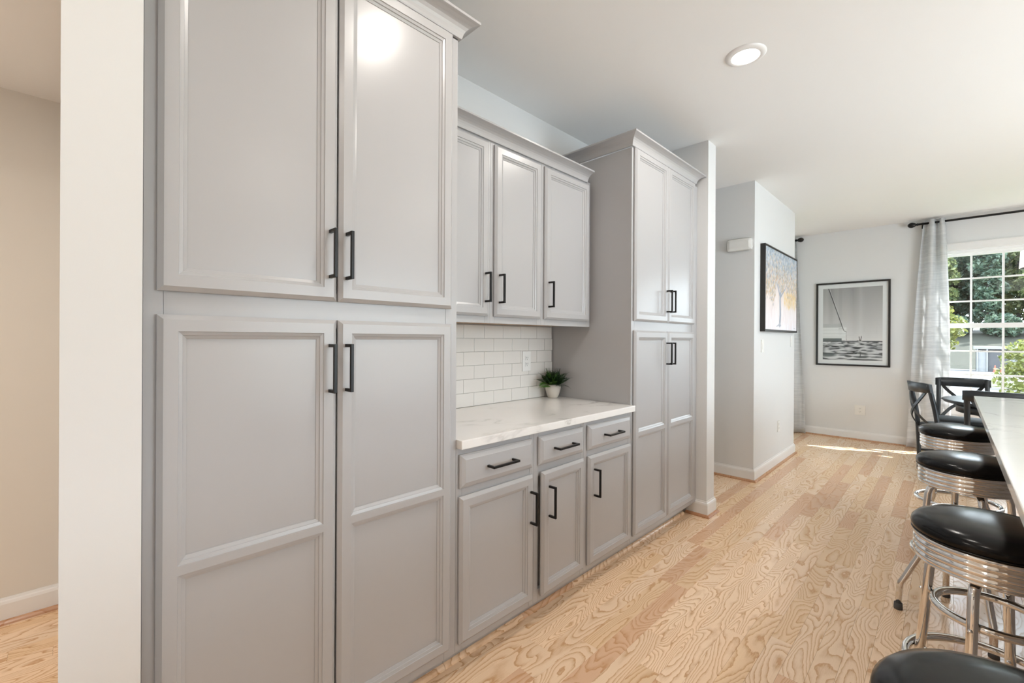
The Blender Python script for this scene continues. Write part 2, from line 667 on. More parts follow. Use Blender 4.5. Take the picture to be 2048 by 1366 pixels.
def fill_window(n, axis, at, a0, a1, z0, z1, cols):  # unseen windows, added only to bring in fill daylight
    t = 0.05
    mb = MB()

    def bx(m, p0, p1, q0, q1, d0=-0.04, d1=0.04):
        if axis == 'y':
            m.box((p0, at + d0, q0), (p1, at + d1, q1))
        else:
            m.box((at + d0, p0, q0), (at + d1, p1, q1))
    bx(mb, a0, a0 + t, z0, z1)
    bx(mb, a1 - t, a1, z0, z1)
    bx(mb, a0 + t, a1 - t, z0, z0 + t)
    bx(mb, a0 + t, a1 - t, z1 - t, z1)
    w = mb.build('window_%d' % n, 'window_frame', kind='structure')
    for k in range(cols):
        p0 = a0 + t + (a1 - a0 - 2 * t) * k / cols
        p1 = a0 + t + (a1 - a0 - 2 * t) * (k + 1) / cols
        m2 = MB()
        bx(m2, p0, p1, z0 + t, z1 - t, -0.003, 0.003)
        m2.build('pane', 'glass', w)
        if k:
            m2 = MB()
            bx(m2, p0 - 0.03, p0 + 0.03, z0 + t, z1 - t, -0.03, 0.03)
            m2.build('mullion', 'window_frame', w)


fill_window(4, 'y', YK - 0.07, 0.5, 3.7, 0.02, 2.25, 3)  # wide glazing added out of view as soft fill light
fill_window(5, 'y', YK - 0.07, -2.1, -1.7, 0.02, 2.1, 1)  # narrow glazing added out of view to brighten the lower left cabinets
portal((2.1, YK - 0.16, 1.14), (math.radians(90), 0, 0), 3.2, 2.23)
portal((-1.9, YK - 0.16, 1.06), (math.radians(90), 0, 0), 0.4, 2.08)

# baseboards with oak shoe moulding
BB = [(0.0, 0.0), (0.014, 0.0), (0.014, 0.088), (0.011, 0.100), (0.006, 0.104), (0.004, 0.114), (0.0, 0.114)]
SH = [(0.014, 0.0), (0.031, 0.0), (0.030, 0.008), (0.025, 0.015), (0.018, 0.019), (0.014, 0.019)]


def baseboard(name, path):
    b = struct(name, MB().sweep(path, BB), 'trim')
    MB().sweep(path, SH).build('shoe_molding', 'shoe', b)


# path direction: the room lies on the right-hand side
baseboard('baseboard_return', [(2.262, 0.07), (2.262, -0.075), (2.405, -0.075), (2.405, YH)][::1])
baseboard('baseboard_center', [(3.394, YH), (3.394, YP), (4.862, YP), (4.862, YH)])
baseboard('baseboard_far', [(XF, YH), (XF, YK)])
baseboard('baseboard_hall', [(XB, YH), (-1.062, YH)])
baseboard('baseboard_left', [(-1.062, -0.08), (-0.935, -0.08)])

# ------------------------------------------------------------------ floor boards
PW = 0.0815


def px(p):
    d = Vector(p) - CAM
    z = d.dot(fwd)
    if z < 0.15:
        return None
    return 1024 + F_PX * d.dot(r2) / z, 683 - F_PX * d.dot(u2) / z, z


def board_area_ok(x, y):
    if y > 0.09 and -0.935 < x < 2.262:
        return False
    if y > -0.06 and 3.42 < x < 4.84:
        return False
    if y > -0.05 and (-1.04 < x < -0.95 or 2.29 < x < 2.38):
        return False
    return True


boards = []
nrow0 = int((YK - (-1.1965)) / PW) - 1
nrow1 = int((YH - (-1.1965)) / PW) + 2
for row in range(nrow0, nrow1):
    yb = -1.1965 + row * PW
    if yb < YK or yb + PW > YH + 0.05:
        continue
    x = XB + random.uniform(-0.8, 0.0)
    while x < XF:
        L = random.choice((0.42, 0.55, 0.70, 0.86, 1.02, 1.2))
        x0, x1 = max(x, XB), min(x + L, XF)
        x += L
        if x1 - x0 < 0.05:
            continue
        if not any(board_area_ok(x0 + (x1 - x0) * k / 4, yb + PW / 2) for k in range(5)):
            continue
        # apparent size in the picture
        pts = [px((x0 + (x1 - x0) * k / 4, yb + PW / 2, 0)) for k in range(5)]
        vis = [p for p in pts if p and -20 < p[0] < 2068 and 640 < p[1] < 1386]
        size = sum(1 / p[2] ** 2 for p in vis) * (x1 - x0)
        # boards hidden behind the cabinets or the island do not count
        yc = yb + PW / 2
        if yc > 0.05 and x1 > -0.95:
            size *= 0.15
        if yc < -1.75:
            size *= 0.05
        boards.append((size, x0, x1, yb))
boards.sort(reverse=True)
meshes = {}
GAP = 0.0002


def board_mesh(L):
    key = round(L, 3)
    if key not in meshes:
        b = MB().box((GAP, GAP, -0.014), (L - GAP, PW - GAP, 0.0))
        top = [e for e in b.b.edges if all(abs(v.co.z) < 1e-6 for v in e.verts)]
        bmesh.ops.bevel(b.b, geom=top, offset=0.0005, segments=1, affect='EDGES')
        bmesh.ops.recalc_face_normals(b.b, faces=b.b.faces[:])
        me = bpy.data.meshes.new('plank')
        b.b.to_mesh(me)
        b.b.free()
        me.materials.append(M['oak'])
        meshes[key] = me
    return meshes[key]


rest = MB()
for i, (sz, x0, x1, yb) in enumerate(boards):
    if i < 300 and sz > 0:
        o = bpy.data.objects.new('plank', board_mesh(x1 - x0))
        o.location = (x0, yb, 0)
        link(o, floor)
    else:
        rest.box((x0 + GAP, yb + GAP, -0.014), (x1 - GAP, yb + PW - GAP, 0.0))
rest.build('plank_field', 'oak', floor, kind='stuff')

# ------------------------------------------------------------------ cabinets
DT = 0.02


def rect_loop(b, x0, x1, z0, z1, y):
    return [b.verts.new(p) for p in ((x0, y, z0), (x1, y, z0), (x1, y, z1), (x0, y, z1))]


def bridge(b, A, B):
    n = len(A)
    for i in range(n):
        b.faces.new((A[i], A[(i + 1) % n], B[(i + 1) % n], B[i]))


def pull(parent, cx, cz, y, L=0.145, vertical=True):
    """square bar pull standing off the door face"""
    h = MB()
    w, st = 0.0095, 0.032
    if vertical:
        h.box((cx - w / 2, y - st - w, cz - L / 2), (cx + w / 2, y - st, cz + L / 2), 0.0012)
        for s in (-1, 1):
            zz = cz + s * (L / 2 - w / 2)
            h.box((cx - w / 2, y - st, zz - w / 2), (cx + w / 2, y, zz + w / 2), 0.0008)
    else:
        h.box((cx - L / 2, y - st - w, cz - w / 2), (cx + L / 2, y - st, cz + w / 2), 0.0012)
        for s in (-1, 1):
            xx = cx + s * (L / 2 - w / 2)
            h.box((xx - w / 2, y - st, cz - w / 2), (xx + w / 2, y, cz + w / 2), 0.0008)
    return h.build('handle', 'bronze', parent)


def door(parent, x0, x1, z0, z1, y, splits=(), hx=None, hz=None, hinge=None, ajar=0.0):
    """framed door: chamfered outer edge, flat stiles, stepped inner moulding, recessed panel.
    splits: (lo, hi) flat mid rails; hx, hz: centre of the pull"""
    mb = MB()
    b = mb.b
    yf = y - DT
    A = rect_loop(b, x0, x1, z0, z1, y - 0.0028)
    B = rect_loop(b, x0, x1, z0, z1, y - 0.010)
    C = rect_loop(b, x0 + 0.0115, x1 - 0.0115, z0 + 0.0115, z1 - 0.0115, yf)
    bridge(b, A, B)
    bridge(b, B, C)
    b.faces.new(A)
    rx0, rx1, rz0, rz1 = x0 + 0.0115, x1 - 0.0115, z0 + 0.0115, z1 - 0.0115
    e = 0.0400
    ox0, ox1 = x0 + e, x1 - e
    ops = []
    c = z0 + e
    for lo, hi in sorted(splits):
        ops.append((c, lo))
        c = hi
    ops.append((c, z1 - e))
    mb.quad((rx0, yf, rz0), (ox0, yf, rz0), (ox0, yf, rz1), (rx0, yf, rz1))
    mb.quad((ox1, yf, rz0), (rx1, yf, rz0), (rx1, yf, rz1), (ox1, yf, rz1))
    zz = rz0
    for lo, hi in ops:
        mb.quad((ox0, yf, zz), (ox1, yf, zz), (ox1, yf, lo), (ox0, yf, lo))
        zz = hi
    mb.quad((ox0, yf, zz), (ox1, yf, zz), (ox1, yf, rz1), (ox0, yf, rz1))
    prof = ((0.0, 0.0), (0.0010, 0.0030), (0.0092, 0.0056), (0.0102, 0.0088), (0.0182, 0.0124), (0.0188, 0.0160))
    for lo, hi in ops:
        prev = None
        for ins, dep in prof:
            lp = rect_loop(b, ox0 + ins, ox1 - ins, lo + ins, hi - ins, yf + dep)
            if prev:
                bridge(b, prev, lp)
            prev = lp
    bmesh.ops.remove_doubles(b, verts=b.verts[:], dist=1e-5)
    og = (hinge, y, z0) if hinge is not None else None
    d = mb.build('door', 'cabinet', parent, origin=og)
    for lo, hi in ops:
        pn = MB().box((ox0 + 0.0186, yf + 0.0145, lo + 0.0186), (ox1 - 0.0186, yf + 0.0168, hi - 0.0186))
        pn.build('panel', 'cabinet', d)
    if hx is not None:
        pull(d, hx, hz, yf)
    if ajar:
        d.rotation_euler = (0, 0, ajar)
    return d


def drawer(parent, x0, x1, z0, z1, y):
    mb = MB()
    b = mb.b
    loops = []
    for ins, dy in ((0, 0.0028), (0, 0.009), (0.004, 0.012), (0.0055, 0.0135), (0.0195, 0.0195), (0.0210, 0.0205)):
        loops.append(rect_loop(b, x0 + ins, x1 - ins, z0 + ins, z1 - ins, y - dy))
    for A, B in zip(loops, loops[1:]):
        bridge(b, A, B)
    b.faces.new(loops[0])
    b.faces.new(loops[-1])
    d = mb.build('drawer', 'cabinet', parent)
    pull(d, (x0 + x1) / 2, (z0 + z1) / 2, y - 0.0205, 0.15, False)
    return d


def face_frame(parent, x0, x1, z0, z1, y, rails, lw=0.038, rw=0.038, th=0.019):
    g = 0.0006
    for a0, a1 in ((x0, x0 + lw), (x1 - rw, x1)):
        MB().box((a0 + g, y, z0), (a1 - g, y + th, z1), 0.0007).build('stile', 'cabinet', parent)
    for r0, r1 in rails:
        MB().box((x0 + lw, y + 0.0003, r0), (x1 - rw, y + th, r1), 0.0007).build('rail', 'cabinet', parent)


CROWN = [(0.000, 0.0), (0.010, 0.0), (0.0115, 0.005), (0.013, 0.012), (0.016, 0.021), (0.021, 0.030), (0.029, 0.039),
         (0.039, 0.046), (0.050, 0.051), (0.060, 0.0535), (0.062, 0.0545), (0.062, 0.0635), (0.0, 0.0635)]


def crown(parent, path, z, name='crown_molding', **kw):
    return MB().sweep(path, [(a, z + h) for a, h in CROWN]).build(name, 'cabinet', parent, **kw)


ZT = 2.438
ZF = 0.095
UD = (1.411, 2.4415)
LD = (0.131, 1.354)
MID = ((0.722, 0.745),)


def toe_shoe(parent, x0, x1):
    MB().sweep([(x0, 0.075), (x1, 0.075)], [(0.0, 0.0), (0.017, 0.0), (0.016, 0.008), (0.011, 0.015), (0.004, 0.019), (0.0, 0.019)]).build('shoe_molding', 'oak', parent)


def tall(label, x0, x1, doors, lw, rw, path, filler=None):
    t = thing('tall_cabinet', label, 'cabinet', (round((x0 + x1) / 2, 3), 0.30, 0))
    MB().box((x0 + 0.0015, 0.0185, ZF), (x1 - 0.0015, YN - 0.002, ZT)).build('body', 'cabinet', t)
    face_frame(t, x0, x1, ZF, ZT, 0.0, ((ZF, 0.165), (1.33, 1.435), (2.39, ZT)), lw, rw)
    MB().box((x0 + 0.002, 0.075, 0), (x1 - 0.002, 0.10, ZF)).build('toe_kick', 'cabinet', t)
    toe_shoe(t, x0 + 0.002, x1 - 0.002)
    a, b, c, d = doors
    door(t, a, b, UD[0], UD[1], 0.0, (), b - 0.0225, 1.551)
    door(t, c, d, UD[0], UD[1], 0.0, (), c + 0.0225, 1.551)
    door(t, a, b, LD[0], LD[1], 0.0, MID, b - 0.0225, 1.209)
    door(t, c, d, LD[0], LD[1], 0.0, MID, c + 0.0225, 1.209)
    crown(t, path, 2.4435)
    if filler:
        MB().box((filler[0], 0.004, ZF), (filler[1], 0.022, ZT), 0.0006).build('filler_strip', 'cabinet', t)
    return t


tall('tall grey pantry cabinet between the hallway wall end and the quartz counter', -0.927, 0.0,
     (-0.902, -0.472, -0.466, -0.033), 0.039, 0.052,
     [(-0.927, 0.0), (0.0, 0.0), (0.0, YN - 0.003)])
MB().box((-0.934, -0.008, ZF), (-0.9275, 0.02, CEIL - 0.32), 0.001).build(
    'scribe_molding', 'cabinet', None, origin=(-0.931, 0, ZF), label='thin grey scribe strip between white wall end and tall cabinet', cat='molding')
tall('tall grey pantry cabinet between the quartz counter and the wall end with baseboard', 1.3005, 2.198,
     (1.3205, 1.745, 1.752, 2.178), 0.038, 0.038,
     [(1.3005, YN - 0.003), (1.3005, 0.0), (2.198, 0.0), (2.198, 0.3)], (2.2, 2.261))

# base cabinets
bases = [
    ('grey base cabinet with one drawer and door beside the pantry near the hallway', 0.0, 0.446, (0.012, 0.425), (0.010, 0.428), 'r', 0.0),
    ('narrow grey base cabinet in the middle of the counter run, door slightly ajar', 0.446, 0.832, (0.469, 0.811), (0.478, 0.815), 'l', 0.0),
    ('grey base cabinet with one drawer and door directly below the potted fern', 0.832, 1.300, (0.853, 1.276), (0.856, 1.282), 'l', 0.0)]
for lab, x0, x1, dr, dd, side, _ in bases:
    t = thing('base_cabinet', lab, 'cabinet', ((x0 + x1) / 2, 0.3, 0), group='base cabinets under the quartz counter')
    MB().box((x0 + 0.001, 0.0185, ZF), (x1 - 0.001, YN - 0.002, 0.878)).build('body', 'cabinet', t)
    face_frame(t, x0, x1, ZF, 0.878, 0.0, ((ZF, 0.150), (0.67, 0.745), (0.83, 0.878)), 0.030, 0.030)
    MB().box((x0, 0.075, 0), (x1, 0.10, ZF)).build('toe_kick', 'cabinet', t)
    toe_shoe(t, x0, x1)
    drawer(t, dr[0], dr[1], 0.7225, 0.853, 0.0)
    if side == 'r':
        door(t, dd[0], dd[1], 0.126, 0.691, 0.0, (), dd[1] - 0.022, 0.551)
    else:
        aj = x0 > 0.4 and x0 < 0.5
        door(t, dd[0], dd[1], 0.126, 0.691, 0.0, (), dd[0] + 0.045, 0.551,
             hinge=dd[1] if aj else None, ajar=math.radians(1.6) if aj else 0.0)

# wall cabinets
YU = 0.28
ups = [
    ('grey wall cabinet beside the pantry near the hallway, partly hidden by that pantry', 0.0, 0.426, (0.022, 0.405), 'r'),
    ('narrow grey wall cabinet in the middle of the upper row', 0.426, 0.811, (0.447, 0.795), 'l'),
    ('grey wall cabinet above the fern with its handle on the narrower cabinet side', 0.811, 1.2985, (0.830, 1.2505), 'l')]
for lab, x0, x1, dd, side in ups:
    t = thing('wall_cabinet', lab, 'cabinet', ((x0 + x1) / 2, 0.44, 1.38), group='wall cabinets above the backsplash')
    xr = x1 if x1 < 1.2 else 1.279
    MB().box((x0 + 0.001, YU + 0.0185, 1.39), (xr - 0.001, YN - 0.002, 2.286)).build('body', 'cabinet', t)
    MB().box((x0 + 0.002, YU + 0.019, 1.386), (xr - 0.002, YN - 0.003, 1.39)).build('underside', 'cab_inside', t)
    face_frame(t, x0, xr, 1.377, 2.286, YU, ((1.377, 1.43), (2.24, 2.286)), 0.030, 0.036)
    door(t, dd[0], dd[1], 1.411, 2.266, YU, (), (dd[1] - 0.024) if side == 'r' else (dd[0] + 0.026), 1.549)
    if xr != x1:
        MB().box((xr, YU + 0.03, 1.39), (x1, YU + 0.045, 2.286)).build('filler_strip', 'cabinet', t)
cm = MB()
cm.sweep([(0.066, YU), (1.2365, YU)], [(a, 2.2775 + h * 0.92) for a, h in CROWN])
cm.build('crown_molding', 'cabinet', None, origin=(0.64, YU, 2.2775),
         label='grey crown molding running along the top of the wall cabinets', cat='molding')

# countertop, slightly eased edges
MB().box((0.002, -0.0335, 0.8785), (1.299, YN - 0.001, 0.913), 0.003).build(
    'countertop', 'quartz', None, origin=(0.65, 0.29, 0.8785), label='white quartz countertop with faint grey veins between the pantry cabinets', cat='countertop')

# backsplash: grout bed and 3x6 tiles
bs = MB().box((0.002, YN - 0.004, 0.9135), (1.2985, YN - 0.0005, 1.3895)).build(
    'backsplash', 'grout', None, origin=(0.65, YN, 0.9135), label='white subway tile backsplash above the quartz counter', cat='backsplash')
TP, TZ = 0.1545, 0.0776
tile_me = {}
for row in range(6):
    z0 = 0.9145 + row * TZ
    z1 = min(z0 + TZ - 0.0016, 1.3885)
    x = 0.597 - 5 * TP + (0 if row % 2 == 0 else TP / 2)
    while x < 1.298:
        x0, x1 = max(x + 0.0008, 0.003), min(x + TP - 0.0008, 1.2975)
        x += TP
        if x1 - x0 < 0.012:
            continue
        key = (round(x1 - x0, 4), round(z1 - z0, 4))
        if key not in tile_me:
            b = MB().box((0, -0.0075, 0), (x1 - x0, 0, z1 - z0), 0.0014)
            me = bpy.data.meshes.new('tile')
            b.b.to_mesh(me)
            b.b.free()
            me.materials.append(M['tile'])
            tile_me[key] = me
        o = bpy.data.objects.new('tile', tile_me[key])
        o.location = Vector((x0, YN - 0.003, z0)) - WL[bs]
        link(o, bs)


def outlet(label, c, axis, size=(0.07, 0.115), kind='outlet'):
    """wall plate facing -y ('y') or -x ('x')"""
    t = thing('wall_outlet' if kind == 'outlet' else 'light_switch', label, 'outlet' if kind == 'outlet' else 'switch', c)
    w, h = size

    def bx(m, a0, a1, z0, z1, d0, d1, bev=0.0):
        if axis == 'y':
            m.box((c[0] + a0, c[1] - d1, c[2] + z0), (c[0] + a1, c[1] - d0, c[2] + z1), bev)
        else:
            m.box((c[0] - d1, c[1] + a0, c[2] + z0), (c[0] - d0, c[1] + a1, c[2] + z1), bev)
        return m
    bx(MB(), -w / 2, w / 2, -h / 2, h / 2, 0.0, 0.006, 0.002).build('cover_plate', 'plastic', t)
    if kind == 'outlet':
        for s in (-1, 1):
            r = bx(MB(), -0.016, 0.016, s * 0.02 - 0.014, s * 0.02 + 0.014, 0.005, 0.0085, 0.002).build('receptacle', 'plastic', t)
            m = MB()
            for q in (-0.0065, 0.0065):
                bx(m, q - 0.0014, q + 0.0014, s * 0.02 - 0.002, s * 0.02 + 0.008, 0.008, 0.0089)
            bx(m, -0.0022, 0.0022, s * 0.02 - 0.010, s * 0.02 - 0.006, 0.008, 0.0089)
            m.build('slot', 'slot', r)
    else:
        for k in range(2 if w > 0.09 else 1):
            off = (k - 0.5) * 0.046 if w > 0.09 else 0
            bx(MB(), off - 0.016, off + 0.016, -0.032, 0.032, 0.005, 0.009, 0.001).build('rocker', 'plastic', t)
    return t


outlet('white duplex outlet set in the subway tile beside the fern', (1.035, YN - 0.0105, 1.157), 'y', (0.078, 0.127))
outlet('white duplex outlet low on the wall below the framed sea photograph', (XF, -0.506, 0.395), 'x', (0.114, 0.125))
outlet('white duplex outlet low on the wall below the tree painting', (4.215, YP, 0.40), 'y')
outlet('white wall switch below the near edge of the tree painting', (3.64, YP, 1.245), 'y', (0.075, 0.12), 'switch')
outlet('white wall switch below the far edge of the tree painting', (4.72, YP, 1.29), 'y', (0.075, 0.12), 'switch')

# door chime on the passage wall
MB().box((3.394 - 0.045, -0.052, 2.128), (3.394, 0.172, 2.246), 0.03).build(
    'door_chime', 'plastic', None, origin=(3.394, 0.06, 2.187), label='white rounded door chime box high on the passage wall', cat='chime')

# ------------------------------------------------------------------ ceiling lights
LIGHTS = [(1.405, -0.587), (-0.01, -0.64), (-1.6, -0.9), (0.2, -2.9), (1.8, -2.9), (3.4, -3.2), (-1.8, -2.9), (-2.6, 1.0)]
for i, (x, y) in enumerate(LIGHTS):
    zc = CEIL if i < 7 else 2.42
    t = thing('recessed_light', 'round white recessed light with a glowing lens in the ceiling', 'ceiling light', (x, y, zc), 0, 'recessed ceiling lights')
    MB().lathe([(0.066, -0.010), (0.070, -0.013), (0.088, -0.008), (0.096, -0.001), (0.096, 0.0), (0.060, 0.0), (0.060, -0.006)], 40, (x, y, zc), cap=False).build('trim_ring', 'trim', t)
    MB().lathe([(0.0, -0.009), (0.066, -0.009), (0.066, -0.002), (0.0, -0.002)], 40, (x, y, zc), smooth=False).build('lens', 'lens', t)
    l = bpy.data.lights.new('recessed_lamp', 'AREA')
    l.shape = 'DISK'
    l.size = 0.12
    l.energy = LAMP_W * (2.8 if i == 7 else 1.0)
    l.color = (1.0, 0.94, 0.87)
    lo = bpy.data.objects.new('recessed_lamp', l)
    lo.location = (x, y, zc - 0.014)
    COL.objects.link(lo)


# ------------------------------------------------------------------ art
def print_mesh(name, img, corner, du, dv, parent):
    """img (rows from the bottom, cols, rgb linear) on a grid of vertices: corner + u*du + v*dv"""
    h, w, _ = img.shape
    co = np.empty((h * w, 3))
    uu, vv = np.meshgrid(np.linspace(0, 1, w), np.linspace(0, 1, h))
    co[:] = np.array(corner) + uu.reshape(-1, 1) * np.array(du) + vv.reshape(-1, 1) * np.array(dv)
    idx = np.arange(h * w).reshape(h, w)
    f = np.stack([idx[:-1, :-1], idx[:-1, 1:], idx[1:, 1:], idx[1:, :-1]], -1).reshape(-1, 4)
    base = np.array(WL[parent])
    me = bpy.data.meshes.new(name)
    me.from_pydata((co - base).tolist(), [], f.tolist())
    ca = me.color_attributes.new('Col', 'FLOAT_COLOR', 'POINT')
    col = np.ones((h * w, 4))
    col[:, :3] = img.reshape(-1, 3)
    ca.data.foreach_set('color', col.ravel())
    me.materials.append(M['print'])
    o = bpy.data.objects.new(name, me)
    link(o, parent)
    return o


def dab(img, cx, cy, rx, ry, c, a=1.0):
    h, w, _ = img.shape
    x0, x1 = max(int(cx - rx - 1), 0), min(int(cx + rx + 2), w)
    y0, y1 = max(int(cy - ry - 1), 0), min(int(cy + ry + 2), h)
    if x1 <= x0 or y1 <= y0:
        return
    X, Y = np.meshgrid(np.arange(x0, x1), np.arange(y0, y1))
    d = ((X - cx) / max(rx, .5)) ** 2 + ((Y - cy) / max(ry, .5)) ** 2
    m = np.clip(1.4 - d, 0, 1)[..., None] * a
    img[y0:y1, x0:x1] = img[y0:y1, x0:x1] * (1 - m) + np.array(c) * m


def stroke(img, pts, w0, w1, c, a=0.9):
    n = len(pts) - 1
    for i in range(n):
        (ax, ay), (bx_, by) = pts[i], pts[i + 1]
        k = int(max(abs(bx_ - ax), abs(by - ay))) + 2
        for j in range(k):
            t = j / k
            g = (i + t) / n
            r = w0 + (w1 - w0) * g
            dab(img, ax + (bx_ - ax) * t, ay + (by - ay) * t, r, r, c, a)


def tree_painting():
    W, H = 180, 126
    im = np.zeros((H, W, 3))
    yy = np.linspace(0, 1, H)[:, None, None]
    lo = np.array(s2l((0.92, 0.91, 0.94)))
    md = np.array(s2l((0.86, 0.80, 0.76)))
    hi = np.array(s2l((0.62, 0.70, 0.78)))
    im[:] = np.where(yy < 0.45, lo + (md - lo) * yy / 0.45, md + (hi - md) * (yy - 0.45) / 0.55)
    for _ in range(500):       # soft vertical streaks on the pale ground
        x, y = rng.uniform(0, W), rng.uniform(0, H * 0.5)
        dab(im, x, y, rng.uniform(.6, 1.5), rng.uniform(4, 14), s2l((0.93, 0.90, 0.90)) if rng.random() < .6 else s2l((0.86, 0.80, 0.80)), 0.35)
    gr = s2l((0.60, 0.62, 0.67))
    br = [[(74, 8), (77, 25), (75, 48), (76, 58)], [(76, 52), (66, 64), (58, 74), (50, 84)], [(76, 55), (73, 68), (70, 82), (64, 96)],
          [(76, 55), (84, 66), (88, 80), (92, 98)], [(76, 52), (92, 62), (104, 68), (114, 80)], [(66, 64), (62, 78), (58, 92)], [(92, 62), (100, 76), (104, 92)]]
    for k, b in enumerate(br):
        stroke(im, b, 4.2 if k == 0 else 2.2, 3.4 if k == 0 else 0.7, gr)
    stroke(im, [(74, 10), (66, 7), (54, 5)], 2.2, .6, s2l((0.70, 0.71, 0.75)))
    stroke(im, [(76, 10), (82, 6)], 2.2, .6, s2l((0.70, 0.71, 0.75)))
    pal_b = [(0.56, 0.63, 0.70), (0.66, 0.72, 0.78), (0.76, 0.79, 0.83), (0.50, 0.56, 0.62), (0.82, 0.80, 0.76), (0.88, 0.88, 0.88)]
    pal_o = [(0.86, 0.70, 0.52), (0.84, 0.75, 0.58), (0.87, 0.74, 0.66), (0.76, 0.68, 0.52), (0.62, 0.62, 0.60), (0.91, 0.84, 0.75), (0.55, 0.59, 0.63), (0.90, 0.88, 0.86), (0.80, 0.80, 0.80)]
    for _ in range(3600):
        x = rng.uniform(0, W)
        edge = abs(x - 82) / 90
        ymin = 0.42 - 0.10 * (edge > 0.45) * rng.random() + 0.06 * math.sin(x * .13) + (0.12 if edge < .35 else 0)
        y = rng.uniform(ymin, 1.02)
        top = np.clip((y - 0.62) / 0.30 + rng.normal(0, .22), 0, 1)
        c = pal_b[rng.integers(len(pal_b))] if rng.random() < top else pal_o[rng.integers(len(pal_o))]
        dab(im, x, y * H, rng.uniform(.6, 1.4), rng.uniform(1.2, 3.4), s2l(tuple(q * .93 for q in c)), 0.8)
    for _ in range(260):       # drips of yellow foliage at the far side
        x = rng.uniform(98, 172)
        dab(im, x, rng.uniform(.30, .5) * H, 1.0, rng.uniform(2, 5), s2l((0.88, 0.76, 0.52)), 0.5)
    stroke(im, [(160, 4), (170, 4)], .6, .5, s2l((0.45, 0.45, 0.45)), .5)
    return im


t = thing('framed_painting', 'framed tree painting with orange and blue leaves in a deep black frame', 'painting', (4.18, YP, 1.382))
PX0, PX1, PZ0, PZ1, PF = 3.566, 4.782, 1.384, 2.214, -0.106
fb = MB()
th = 0.011
fb.box((PX0, PF, PZ0), (PX0 + th, YP, PZ1)).box((PX1 - th, PF, PZ0), (PX1, YP, PZ1))
fb.box((PX0 + th, PF, PZ0), (PX1 - th, YP, PZ0 + th)).box((PX0 + th, PF, PZ1 - th), (PX1 - th, YP, PZ1))
fb.build('frame', 'frame_black', t)
MB().box((PX0 + th, PF + 0.006, PZ0 + th), (PX1 - th, YP - 0.002, PZ1 - th)).build('backing', 'frame_black', t)
MB().box((PX0 + 0.022, PF + 0.002, PZ0 + 0.022), (PX1 - 0.022, PF + 0.012, PZ1 - 0.022)).build('canvas', 'mat', t)
print_mesh('picture', tree_painting(), (PX0 + 0.022, PF + 0.0012, PZ0 + 0.022), (PX1 - PX0 - 0.044, 0, 0), (0, 0, PZ1 - PZ0 - 0.044), t)


def sea_photo():
    W, H = 150, 186
    im = np.zeros((H, W, 3))
    hz = int(H * 0.27)
    for r in range(H):
        v = r / H
        if r >= hz:
            g = 0.90 - 0.26 * ((r - hz) / (H - hz)) ** 0.8
            im[r, :] = s2l((g, g * 0.985, g * 0.985))
        else:
            im[r, :] = s2l((0.62, 0.62, 0.63))
    # broad soft bands of the sail in the sky
    for x, w_, d in ((22, 7, -.08), (78, 9, -.05), (96, 4, .05), (10, 4, .03)):
        xs = np.arange(W)
        m = np.exp(-((xs - x) / w_) ** 2) * d
        im[hz:, :, :] += (m[None, :, None] * np.linspace(.6, 1, H - hz)[:, None, None])
    # water: long dark and light ripples
    for _ in range(420):
        y = rng.uniform(0, hz)
        k = 1 - y / hz
        dk = rng.random() < 0.52
        c = s2l((0.13, 0.15, 0.16)) if dk else s2l((0.86, 0.86, 0.87))
        dab(im, rng.uniform(0, W), y, rng.uniform(8, 24) * (0.35 + k), rng.uniform(.8, 2.6) * (0.4 + k), c, 0.85)
    dab(im, 12, 12, 24, 5, s2l((0.28, 0.31, 0.31)), .9)
    for x in np.arange(0, W):
        for r in range(hz - 3, hz):
            im[r, x] = s2l((0.30, 0.31, 0.32))
    # hull of the boat at the left with two rails
    for r in range(hz, hz + 34):
        xe = int(58 + 5 * math.sin((r - hz) * .05))
        g = 0.90 if (r - hz) % 9 else 0.80
        im[r, :xe] = s2l((g, g, g))
    for r in range(hz, hz + 6):
        im[r, :50] = s2l((0.38, 0.40, 0.40))
    for r in range(hz + 34, hz + 44):
        im[r, :50] = np.array(s2l((0.74, 0.74, 0.74)))
    dk = s2l((0.10, 0.09, 0.09))
    stroke(im, [(15, H - 1), (54, hz + 27)], 1.3, 1.0, dk, 1)
    stroke(im, [(17, H - 1), (55, hz + 30)], .6, .5, s2l((0.92, 0.92, 0.92)), .8)
    stroke(im, [(54, hz + 27), (56, hz + 24), (61, hz + 23)], .8, .6, dk)
    stroke(im, [(61, hz + 23), (62, hz)], .5, .4, s2l((0.35, 0.35, 0.35)), .8)
    stroke(im, [(42, hz + 30), (54, hz + 30)], .5, .5, s2l((0.4, 0.4, 0.4)), .7)
    # legs of a diver vanishing in the water
    stroke(im, [(93, hz + 10), (95, hz), (96, hz - 2)], .9, 1.2, dk, 1)
    stroke(im, [(99, hz + 11), (97, hz), (96, hz - 2)], .9, 1.2, dk, 1)
    dab(im, 96, hz - 3, 6, 1.2, s2l((0.9, 0.9, 0.9)), .8)
    stroke(im, [(94, hz - 26), (97, hz - 34), (94, 6)], .8, 1.0, s2l((0.25, 0.25, 0.25)), .6)
    stroke(im, [(98, hz - 26), (96, hz - 36), (98, 6)], .8, 1.0, s2l((0.25, 0.25, 0.25)), .6)
    return np.clip(im, 0, 1)


